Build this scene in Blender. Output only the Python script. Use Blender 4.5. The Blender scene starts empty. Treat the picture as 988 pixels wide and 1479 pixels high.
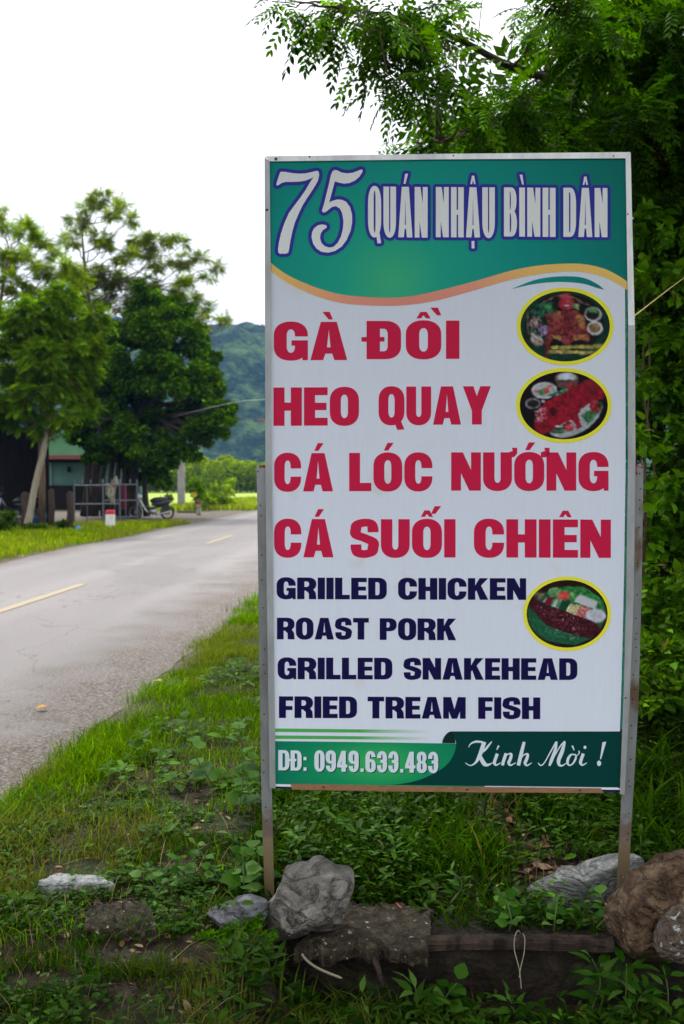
import bpy, bmesh, math, random
import numpy as np
from mathutils import Vector, Matrix
from mathutils.geometry import delaunay_2d_cdt
random.seed(7)
rng = np.random.default_rng(11)
S = bpy.context.scene
COL = S.collection
PI = math.pi

# ------------------------------------------------------------------ camera, sky, sun, exposure
F = 1441.0
PITCH = math.radians(1.77)
EYE = Vector((0, 0, 1.5))
cam_d = bpy.data.cameras.new("camera")
cam = bpy.data.objects.new("camera", cam_d)
COL.objects.link(cam)
cam.location = EYE
cam.rotation_euler = (PI / 2 - PITCH, 0, 0)
cam_d.lens = 35.07
cam_d.sensor_width = 36
cam_d.clip_end = 6000
cam_d.clip_start = 0.05
cam_d.dof.use_dof = True
cam_d.dof.focus_distance = 3.28
cam_d.dof.aperture_fstop = 4.8
S.camera = cam

SUN_EL, SUN_AZ = math.radians(58), math.radians(-28)     # azimuth measured from +Y towards +X
w = bpy.data.worlds.new("World")
S.world = w
w.use_nodes = True
nt = w.node_tree
nt.nodes.clear()
N = nt.nodes.new
out = N("ShaderNodeOutputWorld"); bg = N("ShaderNodeBackground"); bg.inputs[1].default_value = 0.1
sky = N("ShaderNodeTexSky"); sky.sky_type = 'NISHITA'; sky.sun_disc = False
sky.sun_elevation = SUN_EL; sky.sun_rotation = SUN_AZ
tc = N("ShaderNodeTexCoord"); sep = N("ShaderNodeSeparateXYZ")
nt.links.new(tc.outputs['Generated'], sep.inputs[0])
ramp = N("ShaderNodeMapRange"); ramp.inputs['From Min'].default_value = 0; ramp.inputs['From Max'].default_value = 1
ramp.inputs['To Min'].default_value = 6.5; ramp.inputs['To Max'].default_value = 22.5      # an overcast sky is brightest overhead
nt.links.new(sep.outputs[2], ramp.inputs[0])
cn = N("ShaderNodeTexNoise"); cn.inputs['Scale'].default_value = 2.6; cn.inputs['Detail'].default_value = 5
mp = N("ShaderNodeMapping"); mp.inputs['Scale'].default_value = (1, 1, 2.2)
nt.links.new(tc.outputs['Generated'], mp.inputs[0]); nt.links.new(mp.outputs[0], cn.inputs['Vector'])
cr = N("ShaderNodeValToRGB")
cr.color_ramp.elements[0].position = 0.35; cr.color_ramp.elements[0].color = (0.90, 0.925, 0.955, 1)
cr.color_ramp.elements[1].position = 0.66; cr.color_ramp.elements[1].color = (1.0, 1.0, 1.0, 1)
nt.links.new(cn.outputs[0], cr.inputs[0])
vm = N("ShaderNodeVectorMath"); vm.operation = 'SCALE'
nt.links.new(cr.outputs[0], vm.inputs[0]); nt.links.new(ramp.outputs[0], vm.inputs['Scale'])
mx = N("ShaderNodeMix"); mx.data_type = 'RGBA'; mx.inputs[0].default_value = 0.93
nt.links.new(sky.outputs[0], mx.inputs[6]); nt.links.new(vm.outputs[0], mx.inputs[7])
nt.links.new(mx.outputs[2], bg.inputs[0]); nt.links.new(bg.outputs[0], out.inputs[0])

sd = bpy.data.lights.new("sun", 'SUN'); sd.energy = 2.2; sd.angle = math.radians(9); sd.color = (1.0, 0.96, 0.88)
sun = bpy.data.objects.new("sun", sd); COL.objects.link(sun)
dirv = Vector((math.sin(SUN_AZ) * math.cos(SUN_EL), math.cos(SUN_AZ) * math.cos(SUN_EL), math.sin(SUN_EL)))
sun.rotation_euler = dirv.to_track_quat('Z', 'Y').to_euler()
S.view_settings.view_transform = 'Standard'; S.view_settings.look = 'None'
S.view_settings.exposure = 0.54; S.view_settings.gamma = 1.0
S.cycles.max_bounces = 8; S.cycles.transparent_max_bounces = 8
S.cycles.volume_bounces = 1; S.cycles.volume_max_steps = 64

# ------------------------------------------------------------------ helpers
FW = Vector((0, math.cos(PITCH), -math.sin(PITCH)))
UP = Vector((0, math.sin(PITCH), math.cos(PITCH)))
def ray(px, py):
    return FW + Vector((1, 0, 0)) * ((px - 494) / F) + UP * ((739.5 - py) / F)
def at(px, py, Y):
    d = ray(px, py)
    return EYE + d * (Y / d.y)
def atz(px, py, z=0.0):
    d = ray(px, py)
    return EYE + d * ((z - EYE.z) / d.z)
def lin(c):
    c = c / 255.0
    return c / 12.92 if c <= 0.04045 else ((c + 0.055) / 1.055) ** 2.4
def L3(r, g, b, k=1.0):
    return (min(1, lin(r) * k), min(1, lin(g) * k), min(1, lin(b) * k), 1)

class MB:
    def __init__(s):
        s.v = []; s.f = []; s.m = []; s.n = 0; s.t = []
    def add(s, verts, faces, mi=0, tint=None):
        verts = np.asarray(verts, dtype=np.float64).reshape(-1, 3)
        s.v.append(verts)
        for f in faces:
            s.f.append([i + s.n for i in f]); s.m.append(mi)
        s.n += len(verts)
        if tint is not None:
            t = np.asarray(tint, dtype=np.float32)
            if t.ndim == 1: t = np.tile(t, (len(verts), 1))
            s.t.append(t)
        return s
    def box(s, c, size, rz=0, mi=0, R=None):
        c = np.array(c, float); h = np.array(size, float) / 2
        p = np.array([[x, y, z] for x in (-1, 1) for y in (-1, 1) for z in (-1, 1)]) * h
        if R is None:
            R = np.array([[math.cos(rz), -math.sin(rz), 0], [math.sin(rz), math.cos(rz), 0], [0, 0, 1]])
        p = p @ np.array(R).T + c
        s.add(p, [(0, 1, 3, 2), (4, 6, 7, 5), (0, 4, 5, 1), (2, 3, 7, 6), (0, 2, 6, 4), (1, 5, 7, 3)], mi)
        return s
    def tube(s, pts, radii, n=8, mi=0, cap=True, wob=0.0):
        pts = [Vector(p) for p in pts]
        if not hasattr(radii, '__len__'): radii = [radii] * len(pts)
        base = s.n; vs = []; fs = []
        up = Vector((0.13, 0.31, 0.94))
        for i, p in enumerate(pts):
            t = (pts[min(i + 1, len(pts) - 1)] - pts[max(i - 1, 0)])
            if t.length < 1e-9: t = Vector((0, 0, 1))
            t.normalize()
            if abs(t.dot(up)) > 0.95: up = Vector((0.9, 0.2, 0.1))
            a = t.cross(up).normalized(); b = t.cross(a)
            for k in range(n):
                th = 2 * PI * k / n
                r = radii[i] * (1 + wob * math.sin(3.1 * i + 2.3 * k))
                vs.append(p + a * (r * math.cos(th)) + b * (r * math.sin(th)))
        for i in range(len(pts) - 1):
            for k in range(n):
                k2 = (k + 1) % n
                fs.append((i * n + k, i * n + k2, (i + 1) * n + k2, (i + 1) * n + k))
        if cap:
            fs.append(tuple(range(n - 1, -1, -1))); fs.append(tuple((len(pts) - 1) * n + k for k in range(n)))
        s.add([tuple(v) for v in vs], fs, mi)
        return s
    def build(s, name, mats, parent=None, origin=None, smooth=False):
        V = np.concatenate(s.v) if s.v else np.zeros((0, 3))
        o3 = np.array(parent_world(parent) if parent is not None else (origin if origin is not None else (0, 0, 0)), float)
        me = bpy.data.meshes.new(name)
        me.from_pydata((V - o3).tolist(), [], s.f)
        return finish(me, name, mats, parent, origin, s.m, smooth, s.t)

def parent_world(p):
    v = Vector((0, 0, 0))
    while p is not None:
        v += p.location; p = p.parent
    return v

def finish(me, name, mats, parent, origin, mi=None, smooth=False, tints=None):
    if not isinstance(mats, (list, tuple)): mats = [mats]
    for m in mats: me.materials.append(m)
    if mi is not None and len(mats) > 1 and len(mi):
        me.polygons.foreach_set('material_index', np.array(mi, dtype=np.int32))
    if smooth: me.polygons.foreach_set('use_smooth', np.ones(len(me.polygons), dtype=bool))
    if tints is not None and len(tints):
        T = np.concatenate(tints)
        if T.shape[1] == 3: T = np.concatenate([T, np.ones((len(T), 1), np.float32)], 1)
        a = me.color_attributes.new('tint', 'FLOAT_COLOR', 'POINT')
        a.data.foreach_set('color', T.astype(np.float32).ravel())
    me.update()
    o = bpy.data.objects.new(name, me)
    COL.objects.link(o)
    if parent is not None: o.parent = parent
    elif origin is not None: o.location = origin
    return o

def fast_mesh(name, V, Fq, mats, parent=None, origin=None, tint=None, mi=None, smooth=False):
    """V (n,3), Fq (m,k) with one k for all faces"""
    o3 = np.array(parent_world(parent) if parent is not None else (origin if origin is not None else (0, 0, 0)), float)
    me = bpy.data.meshes.new(name)
    me.vertices.add(len(V)); me.vertices.foreach_set('co', (V - o3).astype(np.float32).ravel())
    m, k = Fq.shape
    me.loops.add(m * k); me.loops.foreach_set('vertex_index', Fq.astype(np.int32).ravel())
    me.polygons.add(m); me.polygons.foreach_set('loop_start', np.arange(0, m * k, k, dtype=np.int32))
    me.update(calc_edges=True)
    return finish(me, name, mats, parent, origin, mi, smooth, None if tint is None else [tint])

def thing(name, label, cat, loc=(0, 0, 0), rz=0.0, group=None):
    o = bpy.data.objects.new(name, None); COL.objects.link(o)
    o.location = loc; o.rotation_euler = (0, 0, rz); o.empty_display_size = 0.1
    return tag(o, label, cat, group)
def tag(o, label=None, cat=None, group=None, kind=None):
    if label: o['label'] = label
    if cat: o['category'] = cat
    if group: o['group'] = group
    if kind: o['kind'] = kind
    return o
def copy_tree(o, parent=None):
    c = o.copy(); COL.objects.link(c); c.parent = parent
    for ch in list(o.children): copy_tree(ch, c)
    return c

# ------------------------------------------------------------------ materials
def mat(name, base=(0.5, 0.5, 0.5, 1), rough=0.6, metal=0.0, spec=0.5):
    m = bpy.data.materials.new(name); m.use_nodes = True
    b = m.node_tree.nodes['Principled BSDF']
    b.inputs['Base Color'].default_value = base; b.inputs['Roughness'].default_value = rough
    b.inputs['Metallic'].default_value = metal; b.inputs['Specular IOR Level'].default_value = spec
    return m
def nodes(m):
    t = m.node_tree
    return t, t.nodes, t.links, t.nodes['Principled BSDF']
def noise_col(m, stops, scale=8, detail=6, coord='Object', rough=0.6, mapping=None, dist=0.0):
    t, n, l, b = nodes(m)
    c = n.new('ShaderNodeTexCoord'); x = n.new('ShaderNodeTexNoise')
    x.inputs['Scale'].default_value = scale; x.inputs['Detail'].default_value = detail; x.inputs['Distortion'].default_value = dist
    x.inputs['Roughness'].default_value = rough
    src = c.outputs[coord]
    if mapping:
        mpn = n.new('ShaderNodeMapping'); mpn.inputs['Scale'].default_value = mapping
        l.new(src, mpn.inputs[0]); src = mpn.outputs[0]
    l.new(src, x.inputs['Vector'])
    r = n.new('ShaderNodeValToRGB')
    els = r.color_ramp.elements
    els[0].position, els[0].color = stops[0]; els[1].position, els[1].color = stops[-1]
    for p, cc in stops[1:-1]:
        e = els.new(p); e.color = cc
    l.new(x.outputs[0], r.inputs[0]); l.new(r.outputs[0], b.inputs['Base Color'])
    return x, r, src
def bump(m, scale, strength, dist=0.02, detail=8, mapping=None, kind='noise', coord='Object'):
    t, n, l, b = nodes(m)
    c = n.new('ShaderNodeTexCoord'); src = c.outputs[coord]
    if mapping:
        mpn = n.new('ShaderNodeMapping'); mpn.inputs['Scale'].default_value = mapping
        l.new(src, mpn.inputs[0]); src = mpn.outputs[0]
    if kind == 'voronoi':
        x = n.new('ShaderNodeTexVoronoi'); x.inputs['Scale'].default_value = scale
    else:
        x = n.new('ShaderNodeTexNoise'); x.inputs['Scale'].default_value = scale; x.inputs['Detail'].default_value = detail
    l.new(src, x.inputs['Vector'])
    bp = n.new('ShaderNodeBump'); bp.inputs['Strength'].default_value = strength; bp.inputs['Distance'].default_value = dist
    l.new(x.outputs[0], bp.inputs['Height'])
    old = b.inputs['Normal'].links
    if old: l.new(old[0].from_socket, bp.inputs['Normal'])
    l.new(bp.outputs[0], b.inputs['Normal'])
def mixcol(m, fac_socket, col2):
    """lay col2 over whatever feeds Base Color with factor"""
    t, n, l, b = nodes(m)
    mm = n.new('ShaderNodeMix'); mm.data_type = 'RGBA'
    l.new(fac_socket, mm.inputs[0])
    if b.inputs['Base Color'].links: l.new(b.inputs['Base Color'].links[0].from_socket, mm.inputs[6])
    else: mm.inputs[6].default_value = b.inputs['Base Color'].default_value
    mm.inputs[7].default_value = col2
    l.new(mm.outputs[2], b.inputs['Base Color'])
    return mm
def noise_fac(m, scale, lo, hi, detail=5, mapping=None, coord='Object'):
    t, n, l, b = nodes(m)
    c = n.new('ShaderNodeTexCoord'); src = c.outputs[coord]
    if mapping:
        mpn = n.new('ShaderNodeMapping'); mpn.inputs['Scale'].default_value = mapping
        l.new(src, mpn.inputs[0]); src = mpn.outputs[0]
    x = n.new('ShaderNodeTexNoise'); x.inputs['Scale'].default_value = scale; x.inputs['Detail'].default_value = detail
    l.new(src, x.inputs['Vector'])
    r = n.new('ShaderNodeMapRange'); r.inputs[1].default_value = lo; r.inputs[2].default_value = hi
    l.new(x.outputs[0], r.inputs[0])
    return r.outputs[0]

def leaf_mat(name, gloss=0.5, trans=0.36, tcol=(1.5, 1.5, 0.3), spec=0.05):
    """colour comes from the per-leaf 'tint' attribute (each leaf has its own green)"""
    m = bpy.data.materials.new(name); m.use_nodes = True
    t = m.node_tree; n = t.nodes; l = t.links; b = n['Principled BSDF']; o = n['Material Output']
    a = n.new('ShaderNodeAttribute'); a.attribute_name = 'tint'
    b.inputs['Roughness'].default_value = gloss; b.inputs['Specular IOR Level'].default_value = spec
    l.new(a.outputs['Color'], b.inputs['Base Color'])
    tr = n.new('ShaderNodeBsdfTranslucent')
    v = n.new('ShaderNodeVectorMath'); v.operation = 'MULTIPLY'; v.inputs[1].default_value = tcol
    l.new(a.outputs['Color'], v.inputs[0]); l.new(v.outputs[0], tr.inputs[0])
    mxs = n.new('ShaderNodeMixShader'); mxs.inputs[0].default_value = trans
    l.new(b.outputs[0], mxs.inputs[1]); l.new(tr.outputs[0], mxs.inputs[2]); l.new(mxs.outputs[0], o.inputs[0])
    return m
# ------------------------------------------------------------------ THE SIGN
SIGN_Y = 3.3
_a, _ln = math.radians(2.4), math.radians(2.2)
SR = Vector((math.cos(_a), -math.sin(_a), 0))
SU = Vector((math.sin(_a) * math.sin(_ln) * -1, -math.cos(_a) * math.sin(_ln), math.cos(_ln)))
SN = SR.cross(SU).normalized()                         # towards the viewer (-Y)
if SN.y > 0: SN = -SN
SP0 = at(650, 690, SIGN_Y)
def on_sign(px, py, off=0.0):
    d = ray(px, py); p0 = SP0 + SN * off
    k = (p0 - EYE).dot(SN) / d.dot(SN)
    return EYE + d * k
KS = 1.75
def SC(r, g, b): return L3(r, g, b, KS)

def vinyl(name, c, streak=True):
    m = mat(name, c, 0.55, 0, 0.12)
    t, n, l, b = nodes(m)
    if streak:
        f = noise_fac(m, 30, 0.35, 0.75, 3, (6, 6, 0.15))
        mm = mixcol(m, f, tuple(x * 0.965 for x in c[:3]) + (1,))
    bump(m, 3.0, 0.25, 0.02, 2, (2.2, 1, 0.35))
    return m
M_white = vinyl('banner_white', SC(182, 188, 199))
_f = noise_fac(M_white, 5, 0.62, 0.8, 8); mixcol(M_white, _f, SC(172, 172, 166))
M_red = vinyl('print_red', SC(168, 22, 58))
M_navy = vinyl('print_navy', SC(14, 10, 56))
M_blue = vinyl('print_blue', SC(42, 46, 132))
M_lav = vinyl('print_pale', SC(196, 202, 222))
M_lav2 = vinyl('print_pale_grey', SC(176, 186, 194))
M_teal = vinyl('print_teal', SC(0, 48, 44))
M_black = vinyl('print_shadow', SC(10, 34, 30))
M_stripe = vinyl('print_leaf_green', SC(62, 142, 66))
M_yel = vinyl('print_yellow', SC(196, 192, 48))
M_line = vinyl('print_teal_line', SC(20, 122, 108))
SIGN_BASE = on_sign(640, 1310); SIGN_BASE.z = 0.0

def radial(name, cpx, cpy, stops, sx=1.0):
    m = mat(name, (0.5, 0.5, 0.5, 1), 0.55, 0, 0.12)
    t, n, l, b = nodes(m)
    c = n.new('ShaderNodeTexCoord'); mp_ = n.new('ShaderNodeMapping')
    p = on_sign(cpx, cpy) - SIGN_BASE
    mp_.inputs['Location'].default_value = (-p.x * sx, -p.y * 0, -p.z); mp_.inputs['Scale'].default_value = (sx, 0.0, 1)
    l.new(c.outputs['Object'], mp_.inputs[0])
    d = n.new('ShaderNodeVectorMath'); d.operation = 'LENGTH'; l.new(mp_.outputs[0], d.inputs[0])
    nz = n.new('ShaderNodeTexNoise'); nz.inputs['Scale'].default_value = 60; l.new(c.outputs['Object'], nz.inputs['Vector'])
    r = n.new('ShaderNodeValToRGB'); e = r.color_ramp.elements
    e[0].position, e[0].color = stops[0]; e[1].position, e[1].color = stops[-1]
    for q, cc in stops[1:-1]:
        x = e.new(q); x.color = cc
    l.new(d.outputs['Value'], r.inputs[0])
    l.new(r.outputs[0], b.inputs['Base Color'])
    f = noise_fac(m, 30, 0.4, 0.8, 3, (7, 7, 0.15)); 
    mm = n.new('ShaderNodeMix'); mm.data_type = 'RGBA'; mm.blend_type = 'MULTIPLY'
    l.new(f, mm.inputs[0]); l.new(r.outputs[0], mm.inputs[6]); mm.inputs[7].default_value = (0.965, 0.965, 0.965, 1)
    l.new(mm.outputs[2], b.inputs['Base Color'])
    bump(m, 3.0, 0.25, 0.02, 2, (2.2, 1, 0.35))
    return m
M_header = radial('print_green_header', 566, 405, [(0.0, SC(52, 150, 106)), (0.16, SC(22, 138, 116)), (0.42, SC(6, 122, 114)), (0.9, SC(0, 88, 82))])
M_phone = radial('print_green_band', 545, 1102, [(0.0, SC(48, 150, 78)), (0.08, SC(16, 120, 76)), (0.18, SC(4, 92, 74)), (0.34, SC(4, 76, 66))], 0.45)
M_gold = radial('print_gold', 590, 430, [(0.0, SC(186, 118, 104)), (0.2, SC(190, 128, 108)), (0.42, SC(196, 160, 88)), (0.9, SC(200, 168, 92))])

# ---- 2-D union of polygons (ops painted in order, last one wins)
def ccw(p):
    a = sum(p[i][0] * p[(i + 1) % len(p)][1] - p[(i + 1) % len(p)][0] * p[i][1] for i in range(len(p)))
    return p if a > 0 else p[::-1]
def inpoly(x, y, p):
    r = np.zeros(x.shape, bool); n = len(p); j = n - 1
    for i in range(n):
        xi, yi, xj, yj = p[i][0], p[i][1], p[j][0], p[j][1]
        c = ((yi > y) != (yj > y)) & (x < (xj - xi) * (y - yi) / ((yj - yi) or 1e-9) + xi)
        r ^= c; j = i
    return r
def union(ops, eps=1e-5):
    vs = []; fs = []
    for s_, p in ops:
        p = ccw(p); k = len(vs)
        vs += [Vector((a, b)) for a, b in p]; fs.append(list(range(k, k + len(p))))
    ov, oe, of, _, _, orig = delaunay_2d_cdt(vs, [], fs, 0, eps)
    P2 = np.array([(v.x, v.y) for v in ov]); T = np.array([f for f in of if len(f) == 3])
    cen = P2[T].mean(1); state = np.zeros(len(T), bool)
    for s_, p in ops:
        q = np.array(p); bb = (cen[:, 0] >= q[:, 0].min()) & (cen[:, 0] <= q[:, 0].max()) & (cen[:, 1] >= q[:, 1].min()) & (cen[:, 1] <= q[:, 1].max())
        ix = np.nonzero(bb)[0]
        if len(ix):
            hit = ix[inpoly(cen[ix, 0], cen[ix, 1], p)]
            state[hit] = s_ > 0
    return [(v.x, v.y) for v in ov], [tuple(int(i) for i in f) for f in T[state]]
def boundary(fs):
    cnt = {}
    for f in fs:
        for i in range(len(f)):
            e = (f[i], f[(i + 1) % len(f)]); k = (min(e), max(e)); cnt[k] = cnt.get(k, 0) + 1
    return [k for k, c in cnt.items() if c == 1]
def dilate(vs, fs, r):
    ops = [(1, [vs[i] for i in f]) for f in fs]
    for a, b in boundary(fs):
        A, B = vs[a], vs[b]; dx, dy = B[0] - A[0], B[1] - A[1]; L = math.hypot(dx, dy)
        th = math.atan2(dy, dx); p = []
        for k in range(5): t = th + PI / 2 + k * PI / 4; p.append((A[0] + r * math.cos(t), A[1] + r * math.sin(t)))
        for k in range(5): t = th - PI / 2 + k * PI / 4; p.append((B[0] + r * math.cos(t), B[1] + r * math.sin(t)))
        ops.append((1, p))
    return union(ops, 1e-3)

def rr(x0, y0, x1, y1, rx, ry, n=7):
    p = []
    for cx, cy, a0 in ((x1 - rx, y1 - ry, 0), (x0 + rx, y1 - ry, 90), (x0 + rx, y0 + ry, 180), (x1 - rx, y0 + ry, 270)):
        for k in range(n + 1):
            t = math.radians(a0 + 90 * k / n)
            c, s_ = math.cos(t), math.sin(t)
            p.append((cx + rx * math.copysign(abs(c) ** 0.9, c), cy + ry * math.copysign(abs(s_) ** 0.9, s_)))
    q = [p[0]]
    for a in p[1:]:
        if math.hypot(a[0] - q[-1][0], a[1] - q[-1][1]) > 1e-4: q.append(a)
    if math.hypot(q[0][0] - q[-1][0], q[0][1] - q[-1][1]) < 1e-4: q.pop()
    return q
def rc(x0, y0, x1, y1): return [(x0, y0), (x1, y0), (x1, y1), (x0, y1)]
def smooth_pts(pts, n=6, closed=False):
    out_ = []; m = len(pts)
    for i in range(m if closed else m - 1):
        g = (lambda k: pts[k % m]) if closed else (lambda k: pts[min(max(k, 0), m - 1)])
        a, b, c, d = g(i - 1), g(i), g(i + 1), g(i + 2)
        for k in range(n):
            t = k / n
            out_.append(tuple(0.5 * (2 * b[j] + (c[j] - a[j]) * t + (2 * a[j] - 5 * b[j] + 4 * c[j] - d[j]) * t * t + (3 * b[j] - a[j] - 3 * c[j] + d[j]) * t ** 3) for j in range(len(b))))
    if not closed: out_.append(tuple(pts[-1]))
    return out_
def pen(pts, sx, sy, n=5):
    """stroke of an elliptical pen: list of convex quads"""
    P_ = smooth_pts(pts, n); L_, R_ = [], []
    for i, p in enumerate(P_):
        a, b = P_[max(i - 1, 0)], P_[min(i + 1, len(P_) - 1)]
        dx, dy = b[0] - a[0], b[1] - a[1]; d = math.hypot(dx, dy) or 1
        nx, ny = -dy / d, dx / d
        wx = p[2] if len(p) > 2 else 1
        h = math.sqrt((nx * sx / 2) ** 2 + (ny * sy / 2) ** 2) * wx
        L_.append((p[0] + nx * h, p[1] + ny * h)); R_.append((p[0] - nx * h, p[1] - ny * h))
    return [(1, [L_[i], R_[i], R_[i + 1], L_[i + 1]]) for i in range(len(P_) - 1)]

WID = dict(G=.74, A=.80, D=.72, O=.74, I=.30, H=.72, E=.60, Q=.74, U=.71, Y=.80, C=.72, L=.57, N=.73, S=.70, R=.74, K=.78,
           T=.66, P=.69, F=.57, M=.90, B=.72)
WID.update({c: .60 for c in '0123456789'}); WID.update({'.': .26, ':': .28})
ACC = {'À': 'A`', 'Đ': 'D-', 'Ồ': 'O^`', 'Á': "A'", 'Ó': "O'", 'Ư': 'U+', 'Ớ': "O+'", 'Ố': "O^'", 'Ê': 'E^', 'Ậ': 'A^.', 'Ì': 'I`', 'Â': 'A^'}
def glyph(ch, s, t, wf):
    marks = ''
    if ch in ACC: marks = ACC[ch][1:]; ch = ACC[ch][0]
    w = WID[ch] * wf
    if ch == 'I': w = s
    o = []; A = lambda p: o.append((1, p)); X = lambda p: o.append((-1, p))
    def ring(x0, y0, x1, y1, ry=.36, iry=.17, st=None, tt=None):
        st = st or s; tt = tt or t
        A(rr(x0, y0, x1, y1, (x1 - x0) / 2 * .999, min(ry, (y1 - y0) / 2 * .999)))
        ix = (x1 - x0) / 2 - st
        X(rr(x0 + st, y0 + tt, x1 - st, y1 - tt, ix * .999, min(iry, (y1 - y0) / 2 - tt - .001)))
    e = .012
    if ch == 'I': A(rc(0, 0, w, 1))
    elif ch == 'L': A(rc(0, 0, s, 1)); A(rc(0, 0, w, t * 1.05))
    elif ch in 'EF':
        A(rc(0, 0, s, 1)); A(rc(0, 1 - t, w, 1)); A(rc(0, .5 - t * .47 - (.04 if ch == 'F' else 0), w * .95, .5 + t * .47 - (.04 if ch == 'F' else 0)))
        if ch == 'E': A(rc(0, 0, w, t))
    elif ch == 'H': A(rc(0, 0, s, 1)); A(rc(w - s, 0, w, 1)); A(rc(0, .5 - t * .52, w, .5 + t * .52))
    elif ch == 'T': A(rc(0, 1 - t * 1.05, w, 1)); A(rc((w - s) / 2, 0, (w + s) / 2, 1))
    elif ch == 'N': A(rc(0, 0, s * .86, 1)); A(rc(w - s * .86, 0, w, 1)); A([(0, 1), (s * 1.02, 1), (w, 0), (w - s * 1.02, 0)])
    elif ch == 'M':
        A(rc(0, 0, s * .82, 1)); A(rc(w - s * .82, 0, w, 1))
        A([(0, 1), (s * 1.12, 1), (w / 2 + s * .38, 0), (w / 2 - s * .38, 0)]); A([(w, 1), (w - s * 1.12, 1), (w / 2 - s * .38, 0), (w / 2 + s * .38, 0)])
    elif ch == 'A':
        k = s * .62
        A([(0, 0), (w / 2 - k, 1), (w / 2 + k, 1), (w, 0)])
        X([(s * .98, -.01), (w / 2 - k + s * 1.02 - (w / 2 - k) * .82, .17), (w / 2 + k - s * 1.02 + (w / 2 - k) * .82, .17), (w - s * .98, -.01)])
        sl = (w / 2 - k)
        xl = sl * (.17 + t * .9) + s * 1.0
        X([(min(xl, w / 2 - .012 * wf), .17 + t * .8), (w / 2, .80), (max(w - xl, w / 2 + .012 * wf), .17 + t * .8)])
    elif ch == 'Y':
        A([(0, 1), (s * 1.08, 1), (w / 2 + s * .5, .36), (w / 2 - s * .5, .36)]); A([(w, 1), (w - s * 1.08, 1), (w / 2 - s * .5, .36), (w / 2 + s * .5, .36)])
        A(rc(w / 2 - s / 2, 0, w / 2 + s / 2, .4))
    elif ch == 'K':
        A(rc(0, 0, s, 1)); A([(s * .9, .34), (s * .9, .60), (w - s * 1.2, 1), (w - s * .02, 1)]); A([(s * 1.1, .50), (s * 1.75, .68), (w, 0), (w - s * 1.15, 0)])
    elif ch in 'OQ':
        ring(0, -e, w, 1 + e)
        if ch == 'Q': A([(w * .55, .20), (w * .78, .24), (w * 1.0, -.12), (w * .72, -.13)])
    elif ch in 'CG':
        ring(0, -e, w, 1 + e)
        X(rc(w - s * 1.05, .385, w + .05, .60 if ch == 'C' else .62))
        if ch == 'G':
            A(rc(w * .52, .38, w, .52)); A(rc(w - s, .14, w, .45)); A(rc(w - s * .42, 0, w, .45))
    elif ch == 'U':
        A(rr(0, -e, w, .8, w / 2 * .999, .34)); A(rc(0, .4, s, 1)); A(rc(w - s, .4, w, 1)); A(rc(s * .8, .5, w - s * .8, .9))
        X(rr(s, t, w - s, .7, (w / 2 - s) * .999, .13)); X(rc(s, .45, w - s, 1.05))
    elif ch == 'D':
        A(rr(w * .1, 0, w, 1, w * .449, .34)); A(rc(0, 0, w * .55, 1))
        X(rr(s, t, w - s, 1 - t, (w / 2 - s) * .999, .15)); X(rc(s, t, s + (w / 2 - s), 1 - t))
    elif ch in 'PRB':
        yb = .40 if ch != 'B' else .47
        A(rr(w * .1, yb, w * (1 if ch != 'B' else .97), 1, w * .42, (1 - yb) / 2 * .98)); A(rc(0, yb, w * .55, 1))
        X(rr(s * .9, yb + t * .85, w - s * (1 if ch != 'B' else 1.05), 1 - t * .9, (w - 1.9 * s) / 2 * .99, max(.02, (1 - yb - t * 1.75) / 2 * .98)))
        X(rc(s * .9, yb + t * .85, s + (w / 2 - s), 1 - t * .9))
        if ch == 'R':
            A([(w * .42, .46), (w * .80, .50), (w * .97, .30), (w, 0), (w - s * 1.02, 0), (w - s * 1.05, .28), (w * .45, .40)])
        if ch == 'B':
            A(rr(w * .1, 0, w, .55, w * .44, .274)); A(rc(0, 0, w * .55, .55))
            X(rr(s * .9, t * .9, w - s, .55 - t * .8, (w - 1.9 * s) / 2 * .99, max(.02, (.55 - 1.7 * t) / 2 * .98))); X(rc(s * .9, t * .9, s + (w / 2 - s), .55 - t * .8))
        A(rc(0, 0, s, 1))
    elif ch == 'S':
        hs, ht = s / 2, t / 2
        o += pen([(w - hs, .66), (w - hs * 1.05, .78), (w * .72, .985 - ht), (w / 2, 1 + e - ht), (w * .25, .96 - ht), (hs, .76), (w * .2, .60), (w / 2, .51), (w * .8, .40), (w - hs, .25),
                  (w * .75, .04 + ht), (w / 2, -e + ht), (w * .28, .02 + ht), (hs * 1.05, .22), (hs, .34)], s * .95, t)
    elif ch == '0': ring(0, -e, w, 1 + e)
    elif ch == '4':
        A(rc(w - s * 1.35, 0, w - s * .35, 1)); A(rc(0, .20, w, .20 + t)); A([(0, .20), (0, .20 + t), (w - s * 1.35, 1), (w - s * .5, 1), (w - s * 1.2, .75), (s * .75, .26)])
    elif ch in '69':
        g = []
        def R2(x0, y0, x1, y1):
            return (rc(x0, y0, x1, y1) if ch == '6' else rc(w - x1, 1 - y1, w - x0, 1 - y0))
        ring(0, -e, w, 1 + e)
        if ch == '6':
            X(rc(s * .99, .30, w + .05, .72)); A(rr(.0, -e, w, .62, w * .499, .27)); X(rr(s, t, w - s, .62 - t * .85, (w / 2 - s) * .99, .1)); A(rc(0, .3, s, .7))
        else:
            X(rc(-.05, .28, w - s * .99, .70)); A(rr(0, .38, w, 1 + e, w * .499, .27)); X(rr(s, .38 + t * .85, w - s, 1 - t, (w / 2 - s) * .99, .1)); A(rc(w - s, .3, w, .7))
    elif ch == '3':
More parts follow.
